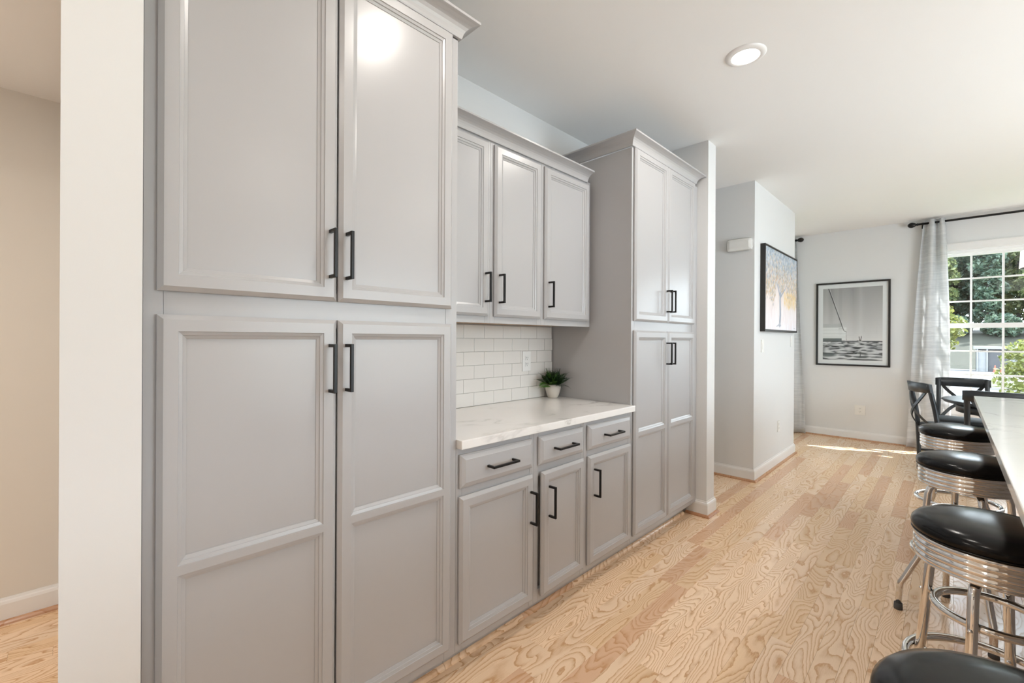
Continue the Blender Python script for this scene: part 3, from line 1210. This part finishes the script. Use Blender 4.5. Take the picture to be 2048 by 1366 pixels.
t = thing('framed_photograph', 'black framed monochrome photograph of a boat bow over water', 'picture', (XF, -0.414, 0.966))
Y0, Y1, Z0, Z1 = -0.806, -0.024, 0.966, 2.079
fb = MB()
th = 0.022
xf = XF - 0.028
fb.box((xf, Y0, Z0), (XF, Y0 + th, Z1)).box((xf, Y1 - th, Z0), (XF, Y1, Z1))
fb.box((xf, Y0 + th, Z0), (XF, Y1 - th, Z0 + th)).box((xf, Y0 + th, Z1 - th), (XF, Y1 - th, Z1))
fb.build('frame', 'frame_black', t)
MB().box((XF - 0.012, Y0 + th, Z0 + th), (XF - 0.002, Y1 - th, Z1 - th)).build('mat_board', 'mat', t)
mg = 0.055
print_mesh('picture', sea_photo(), (XF - 0.0135, Y1 - th - mg, Z0 + th + mg), (0, -(Y1 - Y0 - 2 * th - 2 * mg), 0), (0, 0, Z1 - Z0 - 2 * th - 2 * mg), t)
MB().box((XF - 0.021, Y0 + th, Z0 + th), (XF - 0.019, Y1 - th, Z1 - th)).build('glazing', 'glass', t)


# ------------------------------------------------------------------ curtains and rods
def curtain(label, top, bot, folds, seed, x=6.175):
    random.seed(seed)
    nz, ny = 26, folds * 10
    ph = [random.uniform(-.25, .25) for _ in range(folds + 2)]
    vs, fs = [], []
    for i in range(nz + 1):
        f = i / nz
        z = 2.742 - (2.742 - 0.012) * f
        a = top[0] + (bot[0] - top[0]) * f ** 0.85
        b = top[1] + (bot[1] - top[1]) * f ** 0.85
        amp = 0.036 - 0.004 * f
        for j in range(ny + 1):
            g = j / ny
            w = math.sin(2 * math.pi * folds * g + 0.6 * math.sin(3 * f + seed) * g)
            w2 = math.copysign(abs(w) ** 0.75, w)
            vs.append((x + amp * w2 + 0.006 * math.sin(7 * g + 4 * f), a + (b - a) * g + 0.006 * math.sin(9 * g + 5 * f), z))
    for i in range(nz):
        for j in range(ny):
            k = i * (ny + 1) + j
            fs.append((k, k + 1, k + ny + 2, k + ny + 1))
    me = bpy.data.meshes.new('curtain')
    og = Vector((x, (bot[0] + bot[1]) / 2, 0.012))
    me.from_pydata([tuple(Vector(v) - og) for v in vs], [], fs)
    for p in me.polygons:
        p.use_smooth = True
    me.materials.append(M['curtain'])
    o = bpy.data.objects.new('curtain', me)
    o.location = og
    link(o, None, None, label, 'curtain', 'grey grommet curtains')
    md = o.modifiers.new('thick', 'SOLIDIFY')
    md.thickness = 0.002
    return o


def rod(label, y_fin, y_end, s):
    t = thing('curtain_rod', label, 'curtain rod', (6.175, y_fin, 2.70))
    x, z = 6.175, 2.704
    MB().tube([(x, y_fin + s * 0.05, z), (x, y_end, z)], 0.0125, 14).build('rod', 'bronze', t)
    prof = [(0.0, -0.052), (0.010, -0.050), (0.024, -0.040), (0.032, -0.022), (0.032, -0.008), (0.024, 0.012), (0.013, 0.026), (0.011, 0.032), (0.016, 0.036), (0.016, 0.042), (0.011, 0.046), (0.0105, 0.060)]
    b = MB().lathe(prof, 24)
    rot = Matrix.Rotation(math.radians(-90 if s > 0 else 90), 4, 'X')
    bmesh.ops.transform(b.b, matrix=Matrix.Translation((x, y_fin + s * 0.03, z)) @ rot, verts=b.b.verts[:])
    b.build('finial', 'bronze', t)
    for yb in (y_fin + s * 0.115, y_end - s * 0.1):
        MB().box((x - 0.004, yb - 0.007, z - 0.022), (XF - 0.001, yb + 0.007, z - 0.010)).box(
            (XF - 0.008, yb - 0.012, z - 0.045), (XF - 0.001, yb + 0.012, z + 0.03)).box((x - 0.016, yb - 0.006, z - 0.022), (x + 0.016, yb + 0.006, z - 0.010)).build('bracket', 'bronze', t)
    return t


rod('dark bronze curtain rod over the window that looks onto the trees', -0.985, -3.35, -1)
rod('dark bronze curtain rod ending beside the tree painting wall', 0.135, 1.45, 1)
curtain('light grey curtain gathered beside the window between chair and framed photograph', (-1.11, -1.295), (-0.955, -1.36), 2, 3)
curtain('light grey curtain at the far side of the wide window pair', (-3.02, -3.28), (-2.98, -3.34), 4, 5)
curtain('light grey curtain seen behind the edge of the tree painting wall', (0.205, 0.42), (0.085, 0.52), 2, 8)

# ------------------------------------------------------------------ potted fern
FX, FY, FZ = 1.222, 0.528, 0.9135
t = thing('potted_fern', 'small green fern in a cream pot on the quartz counter', 'potted plant', (FX, FY, FZ))
MB().lathe([(0.0, 0.0), (0.030, 0.0), (0.034, 0.004), (0.044, 0.030), (0.051, 0.060), (0.0535, 0.086), (0.0505, 0.087), (0.048, 0.070), (0.0, 0.070)], 36, (FX, FY, FZ)).build('pot', 'pot', t)
MB().lathe([(0.0, 0.074), (0.0475, 0.072), (0.0475, 0.066), (0.0, 0.066)], 24, (FX, FY, FZ)).build('soil', 'soil', t)
random.seed(21)
nfr = 46
for k in range(nfr):
    th_ = 2 * math.pi * ((k * 0.381966) % 1.0) + random.uniform(-.1, .1)
    dx, dy = math.cos(th_), math.sin(th_)
    f = (k + .5) / nfr                      # inner fronds stand up, outer ones spread
    a = 1.45 - 1.15 * f + random.uniform(-.12, .12)
    L = 0.115 + 0.055 * f + random.uniform(-.012, .012)
    droop = 0.55 + 0.5 * f
    lim = min((1.290 - FX) / dx if dx > .05 else 9, (0.588 - FY) / dy if dy > .05 else 9)
    reach = L * math.cos(max(a - droop * .5, 0)) + 0.02
    if reach > lim * .9:                    # keep clear of the cabinet side and the tiles
        a, droop = 1.42, 0.25
        L = min(L, 0.125, lim * .75 / math.cos(1.25))
    mb = MB()
    pts = []
    n = 13
    p = Vector((FX + dx * 0.016, FY + dy * 0.016, FZ + 0.072))
    for i in range(n + 1):
        pts.append(p.copy())
        p = p + Vector((dx * math.cos(a), dy * math.cos(a), math.sin(a))) * (L / n)
        a -= droop / n
    mb.tube(pts, [0.0011 * (1 - i / (n + 1)) + .0003 for i in range(n + 1)], 4)
    roll = random.uniform(-1.0, 1.0)
    side0 = Vector((-dy, dx, 0))
    for i in range(2, n + 1):
        tng = (pts[i] - pts[i - 1]).normalized()
        side = (side0 * math.cos(roll) + tng.cross(side0) * math.sin(roll)).normalized()
        g = i / n
        w = (0.027 * math.sin(math.pi * min(1, (g + .10)) ** 0.9) + .0015) * (L / .13)
        if lim < 0.14:
            w *= 0.7
        for s in (-1, 1):
            b0 = pts[i]
            tip = b0 + side * s * w + tng * w * .55
            mid = b0 + side * s * w * .5 + tng * w * .02
            mid2 = b0 + side * s * w * .45 + tng * w * .60
            mb.quad(b0 - tng * .0025, mid, tip, mid2)
    mb.build('frond', 'fern_bright' if k in (7, 12, 19, 27, 33, 38, 43) else 'fern', t, recalc=False)

# ------------------------------------------------------------------ island with its top
isl = thing('kitchen_island', 'grey kitchen island body behind the row of chrome stools', 'kitchen island', (1.5, -2.15, 0))
MB().box((-0.42, -2.50, 0.09), (3.38, -1.80, 0.878)).build('body', 'cabinet', isl)
MB().box((-0.40, -2.44, 0.0), (3.36, -1.82, 0.09)).build('toe_kick', 'cabinet', isl)
for k in range(4):
    x0 = -0.42 + k * 0.95
    door(isl, x0 + 0.03, x0 + 0.92, 0.12, 0.86, -1.80 + 0.0, ()).scale = (1, 1, 1)
for o in [c for c in isl.children if c.name.startswith('door')]:
    o.name = 'back_panel'
    o.scale = (1, -1, 1)
    o.location.y = 2 * (-1.80 + 2.15) + o.location.y - 0.0
MB().box((-0.50, -2.60, 0.8785), (3.48, -1.462, 0.914), 0.003).build(
    'island_countertop', 'quartz', None, origin=(1.5, -2.0, 0.8785), label='long white quartz countertop on the kitchen island above the stools', cat='countertop')


# ------------------------------------------------------------------ chrome stools
def stool(label, loc, rz):
    t = thing('bar_stool', label, 'stool', loc, rz, 'chrome bar stools along the island')
    cu = [(0.0, 0.776), (0.05, 0.7755), (0.10, 0.773), (0.14, 0.767), (0.165, 0.757), (0.1765, 0.744), (0.179, 0.733), (0.177, 0.722), (0.172, 0.714), (0.160, 0.711), (0.0, 0.711)]
    MB().lathe(cu[::-1], 56).build('seat', 'vinyl', t)
    MB().tube([(0.1752 * math.cos(a * math.pi / 28), 0.1752 * math.sin(a * math.pi / 28), 0.7165) for a in range(56)], 0.0028, 6, close=True).build('piping', 'vinyl', t)
    pr = [(0.150, 0.712), (0.170, 0.712)]
    z = 0.712
    for k in range(4):
        pr += [(0.1715, z - 0.003), (0.1730, z - 0.0085), (0.1715, z - 0.014), (0.1675, z - 0.0165), (0.1675, z - 0.0185)]
        z -= 0.0185
    pr += [(0.170, z), (0.168, z - 0.006), (0.150, z - 0.006)]
    MB().lathe(pr, 56, cap=False).build('seat_ring', 'chrome', t)
    MB().lathe([(0.0, 0.634), (0.163, 0.634), (0.163, 0.642), (0.0, 0.642)], 40).build('seat_base', 'rubber', t)
    for k in range(4):
        a = math.pi / 2 * k
        c, s = math.cos(a), math.sin(a)
        rz_ = [(0.03, 0.620), (0.095, 0.620), (0.118, 0.616), (0.133, 0.602), (0.140, 0.578), (0.148, 0.48), (0.160, 0.33), (0.166, 0.285), (0.176, 0.262), (0.226, 0.152), (0.237, 0.132), (0.241, 0.110), (0.246, 0.018)]
        leg = MB().tube([(r * c, r * s, z) for r, z in rz_], 0.0128, 14).build('leg', 'chrome', t)
        MB().lathe([(0.0, 0.0), (0.0165, 0.0), (0.0175, 0.004), (0.0165, 0.030), (0.0, 0.030)], 16, (0.246 * c, 0.246 * s, 0)).build('foot_cap', 'rubber', leg)
        for r, z, sg in ((0.147, 0.497, 1), (0.163, 0.305, -1)):
            rr = r + 0.0135 if sg > 0 else r - 0.0135
            MB().lathe([(0.0, 0.004), (0.004, 0.003), (0.006, 0.0), (0.006, -0.003), (0.0, -0.003)], 10, (rr * c, rr * s, z)).build('bolt', 'chrome', leg)
    for R, z, r in ((0.1235, 0.497, 0.0115), (0.1885, 0.305, 0.0122)):
        MB().tube([(R * math.cos(a * math.pi / 36), R * math.sin(a * math.pi / 36), z) for a in range(72)], r, 12, close=True).build('foot_ring', 'chrome', t)
    return t


SL = ['chrome bar stool with black round seat nearest the dining chairs', 'chrome bar stool with black seat, second from the dining table end',
      'chrome bar stool with black seat, third from the dining table end', 'chrome bar stool with black seat at the island end far from dining table']
s0 = stool(SL[1], (1.87, -1.403, 0), math.radians(17))
for lab, x, y, a in ((SL[0], 2.85, -1.375, 40), (SL[2], 0.868, -1.432, 73), (SL[3], -0.100, -1.428, 30)):
    c = copy_tree(s0, None, lab)
    c.location = (x, y, 0)
    c.rotation_euler = (0, 0, math.radians(a))

# ------------------------------------------------------------------ dining set
TX, TY = 4.96, -1.83
t = thing('dining_table', 'round black dining table on a pedestal near the window', 'table', (TX, TY, 0))
MB().lathe([(0.0, 0.722), (0.52, 0.722), (0.535, 0.727), (0.538, 0.733), (0.53, 0.737), (0.545, 0.739), (0.553, 0.745), (0.545, 0.752), (0.53, 0.754), (0.0, 0.754)], 64, (TX, TY, 0)).build('table_top', 'chair_wood', t)
MB().lathe([(0.43, 0.64), (0.45, 0.64), (0.45, 0.722), (0.43, 0.722)], 48, (TX, TY, 0), cap=False).build('apron', 'chair_wood', t)
MB().lathe([(0.0, 0.08), (0.09, 0.08), (0.095, 0.12), (0.06, 0.18), (0.05, 0.30), (0.07, 0.42), (0.055, 0.55), (0.09, 0.62), (0.20, 0.70), (0.20, 0.7225), (0.0, 0.7225)], 28, (TX, TY, 0)).build('pedestal', 'chair_wood', t)
for k in range(4):
    a = math.pi / 4 + k * math.pi / 2
    c, s = math.cos(a), math.sin(a)
    MB().tube(smooth_path([(TX + r * c, TY + r * s, z) for r, z in ((0.06, 0.13), (0.16, 0.14), (0.26, 0.08), (0.34, 0.026))], 5), 0.025, 10).build('leg', 'chair_wood', t)


def chair(label, loc, rz):
    """cross-back chair, front towards local +y, back posts at local y -0.20"""
    t = thing('dining_chair', label, 'chair', loc, rz, 'black cross-back dining chairs')
    n = 28
    pr = []
    for k in range(n):
        a = 2 * math.pi * k / n
        c, s = math.cos(a), math.sin(a)
        e = 0.55
        pr.append((0.215 * math.copysign(abs(c) ** e, c), 0.205 * math.copysign(abs(s) ** e, s)))
    def slab(z0, z1, k, mat, name, dome=0.0):
        mb = MB()
        A = [mb.b.verts.new((x * k * .98, y * k * .98, z0)) for x, y in pr]
        B = [mb.b.verts.new((x * k, y * k, z0 + (z1 - z0) * .3)) for x, y in pr]
        C = [mb.b.verts.new((x * k, y * k, z0 + (z1 - z0) * .7)) for x, y in pr]
        D = [mb.b.verts.new((x * k * .94, y * k * .94, z1)) for x, y in pr]
        for P, Q in ((A, B), (B, C), (C, D)):
            for i in range(n):
                mb.b.faces.new((P[i], P[(i + 1) % n], Q[(i + 1) % n], Q[i])).smooth = True
        mb.b.faces.new(list(reversed(A)))
        if dome:
            cc = mb.b.verts.new((0, 0, z1 + dome))
            for i in range(n):
                mb.b.faces.new((D[i], D[(i + 1) % n], cc)).smooth = True
        else:
            mb.b.faces.new(D)
        return mb.build(name, mat, t)
    slab(0.425, 0.455, 1.0, 'chair_wood', 'seat')
    slab(0.455, 0.49, 0.95, 'cushion', 'cushion', 0.008)
    W = 0.185
    for s in (-1, 1):
        MB().tube(smooth_path([(s * 0.188, -0.165, 0.0), (s * 0.188, -0.165, 0.25), (s * 0.188, -0.172, 0.45), (s * W, -0.19, 0.62), (s * W, -0.225, 0.80), (s * W, -0.245, 0.885)], 5),
                  [0.015 + 0.005 * min(1, i / 8) for i in range(26)], 10).build('back_post', 'chair_wood', t)
        MB().tube([(s * 0.185, 0.175, 0.0), (s * 0.180, 0.165, 0.43)], [0.014, 0.019], 10).build('front_leg', 'chair_wood', t)
    # curved top rail
    mb = MB()
    cols = []
    for i in range(15):
        g = -1 + 2 * i / 14
        x = g * 0.212
        y = -0.232 - 0.050 * (1 - g * g)
        e = 1.0 - 0.18 * abs(g) ** 6
        zc = 0.853
        hh = 0.047 * e
        cols.append([mb.b.verts.new(p) for p in ((x, y + 0.004 - .014, zc - hh), (x, y + 0.004 + .010, zc - hh), (x, y - 0.008 + .010, zc + hh), (x, y - 0.008 - .014, zc + hh))])
    for A, B in zip(cols, cols[1:]):
        for j in range(4):
            mb.b.faces.new((A[j], B[j], B[(j + 1) % 4], A[(j + 1) % 4])).smooth = (j in (1, 3))
    mb.b.faces.new(cols[0])
    mb.b.faces.new(list(reversed(cols[-1])))
    mb.build('top_rail', 'chair_wood', t)
    # crossed bent straps
    for s in (-1, 1):
        P = smooth_path([(s * 0.165, -0.236, 0.850), (s * 0.13, -0.262, 0.78), (s * 0.02, -0.285, 0.66), (-s * 0.09, -0.262, 0.565), (-s * 0.165, -0.190, 0.470)], 6)
        mb = MB()
        rows = []
        for i, p in enumerate(P):
            q = P[min(i + 1, len(P) - 1)] - P[max(i - 1, 0)]
            nrm = Vector((q.z, 0, -q.x)).normalized() * 0.015
            off = Vector((0, 0.002 + 0.0035 * (s > 0), 0))
            rows.append([mb.b.verts.new(v) for v in (p + nrm - off, p - nrm - off, p - nrm + off, p + nrm + off)])
        for A, B in zip(rows, rows[1:]):
            for j in range(4):
                mb.b.faces.new((A[j], B[j], B[(j + 1) % 4], A[(j + 1) % 4]))
        mb.b.faces.new(rows[0])
        mb.b.faces.new(list(reversed(rows[-1])))
        mb.build('cross_strap', 'strap', t)
        MB().tube([(s * 0.182, 0.165, 0.20), (s * 0.188, -0.165, 0.20)], 0.011, 8).build('stretcher', 'chair_wood', t)
    MB().tube([(-0.182, 0.165, 0.26), (0.182, 0.165, 0.26)], 0.011, 8).build('stretcher', 'chair_wood', t)
    return t


c0 = chair('black cross-back chair turned sideways beside the window curtain', (4.956, -1.345, 0), math.atan2(-0.405, -0.914))
for lab, x, y, rz in (('black cross-back chair with its back to the window', 5.56, -1.436, math.pi / 2),
                      ('black cross-back chair between the round table and the island end', 4.42, -1.640, -math.pi / 2 - 0.06)):
    c = copy_tree(c0, None, lab)
    c.location = (x, y, 0)
    c.rotation_euler = (0, 0, rz)

# pendant over the table, only the edge of its shade shows
t = thing('pendant_lamp', 'white drum pendant lamp hanging over the round dining table', 'lamp', (4.95, -1.93, 1.95))
LX, LY = 4.95, -1.93
MB().lathe([(0.150, 1.955), (0.156, 1.955), (0.148, 2.105), (0.142, 2.105)], 40, (LX, LY, 0), cap=False).build('shade', 'shade', t)
MB().tube([(LX, LY, 1.93), (LX, LY, CEIL)], 0.007, 10).build('stem', 'bronze', t)
MB().lathe([(0.0, 1.90), (0.012, 1.905), (0.016, 1.93), (0.150, 1.948), (0.150, 1.955), (0.0, 1.955)], 28, (LX, LY, 0)).build('base_plate', 'bronze', t)
MB().lathe([(0.0, CEIL - 0.03), (0.06, CEIL - 0.025), (0.065, CEIL), (0.0, CEIL)], 24, (LX, LY, 0)).build('canopy', 'bronze', t)

# unseen slab added outside the kitchen-side fill windows to block direct sun
struct('sun_block_slab', MB().box((-2.8, YK - 1.75, 2.42), (4.6, YK - 0.15, 2.56)), 'trim')

# ------------------------------------------------------------------ outdoors
GZ = -2.0
struct('ground', MB().box((XF + 0.6, -120, GZ - 0.3), (74, 110, GZ)), 'asphalt')
struct('ground_lawn', MB().box((XF + 0.6, -60, GZ), (30, 60, GZ + 0.05)), 'grass')
bank = MB()
nb = 16
for i in range(nb):
    a, b = -110 + 210 * i / nb, -110 + 210 * (i + 1) / nb
    bank.quad((74, a, GZ), (74, b, GZ), (88, b, 2.4), (88, a, 2.4))
    bank.quad((88, a, 2.4), (88, b, 2.4), (170, b, 6.0), (170, a, 6.0))
bank.build('ground_bank', 'bank', kind='structure')
struct('trim_curb', MB().box((30, -60, GZ), (30.25, 60, GZ + 0.16)), 'concrete')
# raised kerbed island in the car park
t = thing('traffic_island', 'pale kerbed island in the car park outside the window', 'traffic island', (46, -6.0, GZ))
mb = MB()
A = [(46 + 3.2 * math.cos(a), -6.4 + 4.6 * math.sin(a)) for a in [2 * math.pi * k / 30 for k in range(30)]]
lo = [mb.b.verts.new((x, y, GZ)) for x, y in A]
hi = [mb.b.verts.new((x, y, GZ + 0.18)) for x, y in A]
for i in range(30):
    mb.b.faces.new((lo[i], lo[(i + 1) % 30], hi[(i + 1) % 30], hi[i]))
mb.b.faces.new(hi)
mb.build('kerb', 'concrete', t)
mb = MB()
B = [(46 + 2.8 * math.cos(a), -6.4 + 4.2 * math.sin(a)) for a in [2 * math.pi * k / 30 for k in range(30)]]
lo = [mb.b.verts.new((x, y, GZ + 0.18)) for x, y in B]
hi = [mb.b.verts.new((x, y, GZ + 0.21)) for x, y in B]
for i in range(30):
    mb.b.faces.new((lo[i], lo[(i + 1) % 30], hi[(i + 1) % 30], hi[i]))
mb.b.faces.new(hi)
mb.build('turf', 'grass', t)

# low brick planter
t = thing('brick_planter', 'low red brick planter on the lawn outside the window', 'planter', (27, -3.6, GZ))
for k in range(4):
    for j in range(9):
        x0 = 26.6 + (0.02 if k % 2 else 0)
        y0 = -4.9 + j * 0.3 + (0.15 if k % 2 else 0)
        MB().box((x0, y0, GZ + 0.05 + k * 0.14), (x0 + 0.14, y0 + 0.28, GZ + 0.05 + k * 0.14 + 0.125)).build('brick', 'brick_red', t)
MB().box((26.76, -4.85, GZ), (27.5, -2.2, GZ + 0.58)).build('soil', 'soil', t)

# small service shed with open front and cones before it
t = thing('service_shed', 'small grey and white service shed across the car park', 'shed', (71, -5.2, GZ))
SX, SY0, SY1 = 70.0, -7.4, -3.4
MB().box((SX, SY0 - .2, GZ + 2.45), (SX + 2.6, SY1 + .2, GZ + 2.75)).build('roof', 'shed_white', t)
MB().box((SX + 2.2, SY0, GZ), (SX + 2.4, SY1, GZ + 2.45)).build('wall', 'shed_grey', t)
for y0, y1, m in ((-4.2, -3.4, 'shed_white'), (-5.9, -4.2, 'shed_grey'), (-6.5, -5.9, 'shed_white'), (-7.4, -6.5, 'shed_grey')):
    MB().box((SX + .2, y0 + .02, GZ), (SX + .35, y1 - .02, GZ + 2.2)).build('panel', m, t)
for y in (SY0 + .05, SY1 - .05, -5.9, -4.2):
    MB().box((SX + .05, y - .06, GZ), (SX + .17, y + .06, GZ + 2.45)).build('post', 'shed_white', t)
for k, y in enumerate((-4.75, -5.25)):
    t = thing('traffic_cone', 'orange traffic cone standing before the grey shed panel', 'traffic cone', (69.2, y, GZ), 0, 'orange traffic cones')
    MB().lathe([(0.15, 0.03), (0.14, 0.05), (0.03, 0.75), (0.0, 0.75)], 14, (69.2, y, GZ), cap=False).build('body', 'cone', t)
    MB().box((69.0, y - .2, GZ), (69.4, y + .2, GZ + .03)).build('base', 'cone', t)


def leaf_mesh(name, blobs, n, size, mat, seed):
    r = np.random.default_rng(seed)
    vs, fs = [], []
    wts = np.array([b[3] * b[4] * b[5] for b in blobs])
    wts /= wts.sum()
    for k in range(n):
        b = blobs[r.choice(len(blobs), p=wts)]
        d = r.normal(size=3)
        d /= np.linalg.norm(d)
        rad = r.uniform(.35, 1.0) ** .5
        c = np.array(b[:3]) + d * rad * np.array(b[3:6])
        a = r.normal(size=3)
        a /= np.linalg.norm(a)
        q = np.cross(a, r.normal(size=3))
        q /= np.linalg.norm(q)
        s = size * r.uniform(.5, 1.3)
        i = len(vs)
        vs += [tuple(c - a * s), tuple(c + q * s * .55), tuple(c + a * s), tuple(c - q * s * .55)]
        fs.append((i, i + 1, i + 2, i + 3))
    me = bpy.data.meshes.new(name)
    me.from_pydata(vs, [], fs)
    me.materials.append(M[mat])
    return me


def tree_proto(seed, h, spread, mat, n, size, crown_from=.25):
    random.seed(seed)
    tr = MB()
    tr.tube([(0, 0, 0), (.1, 0, h * .3), (-.05, .1, h * .62), (0, 0, h * .92)], [h * .011, h * .009, h * .006, h * .002], 8)
    blobs = []
    for k in range(24):
        a = k * 2.4 + random.uniform(-.5, .5)
        f = crown_from + (1 - crown_from) * (k + .5) / 24
        rr = spread * (0.75 * math.sin(math.pi * min(.95, f * .9 + .1)) + .1)
        cx, cy, cz = rr * .6 * math.cos(a), rr * .6 * math.sin(a), f * h
        blobs.append((cx, cy, cz, rr * .6, rr * .6, h * .05))
        tr.tube([(0, 0, max(cz - rr * .35, h * .1)), (cx * .6, cy * .6, cz - rr * .08), (cx, cy, cz)], [h * .006, h * .004, h * .001], 5)
    b = tr.b
    me = bpy.data.meshes.new('trunk')
    b.to_mesh(me)
    b.free()
    me.materials.append(M['bark'])
    return me, leaf_mesh('crown', blobs, n, size, mat, seed)


protos = [tree_proto(1, 24, 2.4, 'tree_green', 6800, .34, .10), tree_proto(2, 21, 2.3, 'tree_dark', 6500, .38, .06), tree_proto(3, 26, 2.45, 'tree_green', 7000, .34, .12)]
KIND = ['tall green broadleaf tree in the wood behind the car park', 'dark green tree in the wood behind the car park', 'very tall spreading green tree in the wood behind the car park']
random.seed(5)
k = 0
for row in range(3):
    for j in range(8):
        y = -25.0 + 4.95 * j + row * 1.6
        x = 93 + row * 6.2
        q = (k + row) % 3
        k += 1
        t = thing('woodland_tree', KIND[q], 'tree', (x, y, 2.4 + (x - 88) * 0.044 - .15), 0, 'trees behind the car park')
        for nm, me in zip(('trunk', 'crown'), protos[q]):
            link(bpy.data.objects.new(nm, me), t)
        t.rotation_euler = (0, 0, random.uniform(0, 6.28))
        s_ = random.uniform(.9, 1.0)
        t.scale = (s_, s_, random.uniform(.85, 1.1))
und = leaf_mesh('foliage', [(0, 0, 1.5, 1.9, 1.9, 1.6), (.6, .6, 1.1, 1.4, 1.4, 1.1), (-.6, -.6, 1.3, 1.4, 1.4, 1.2)], 1700, .30, 'tree_dark', 11)
for k in range(9):
    t = thing('woodland_shrub', 'dense dark shrub under the trees along the bank', 'shrub', (87.2, -25 + 4.7 * k, 1.95), random.uniform(0, 6), 'shrubs along the bank')
    link(bpy.data.objects.new('foliage', und), t)


def small_tree(label, loc, blobs, h, n, size, seed):
    t = thing('young_tree', label, 'tree', loc)
    mb = MB()
    mb.tube([(loc[0], loc[1], loc[2]), (loc[0] + .05, loc[1], loc[2] + h * .6), (loc[0], loc[1], loc[2] + h * .9)], [.09, .06, .02], 7)
    for b in blobs:
        mb.tube([(loc[0], loc[1], loc[2] + h * .35), (loc[0] + b[0], loc[1] + b[1], loc[2] + b[2])], [.035, .01], 5)
    mb.build('trunk', 'bark', t)
    o = bpy.data.objects.new('crown', leaf_mesh('crown', blobs, n, size, 'tree_lime', seed))
    link(o, t)
    return t


small_tree('bright yellow-green young tree close outside the window', (30.5, -4.25, GZ), [(0, 0, 2.4, 1.2, 1.25, 1.0), (.3, .4, 1.5, 1.1, 1.1, .9), (0, -.5, 3.1, .9, .9, .7), (-.2, .5, 2.9, .7, .6, .5)], 3.8, 1900, .13, 31)
small_tree('yellow-green tree beyond the window edge next to the curtain', (46, -0.55, GZ), [(0, 0, 5.4, 1.3, 1.0, 1.1), (.3, -.6, 4.4, 1.2, 1.1, 1.0), (0, .5, 6.8, 1.0, .9, .9), (0, -.3, 3.2, .9, .9, .7)], 7.4, 1500, .19, 33)
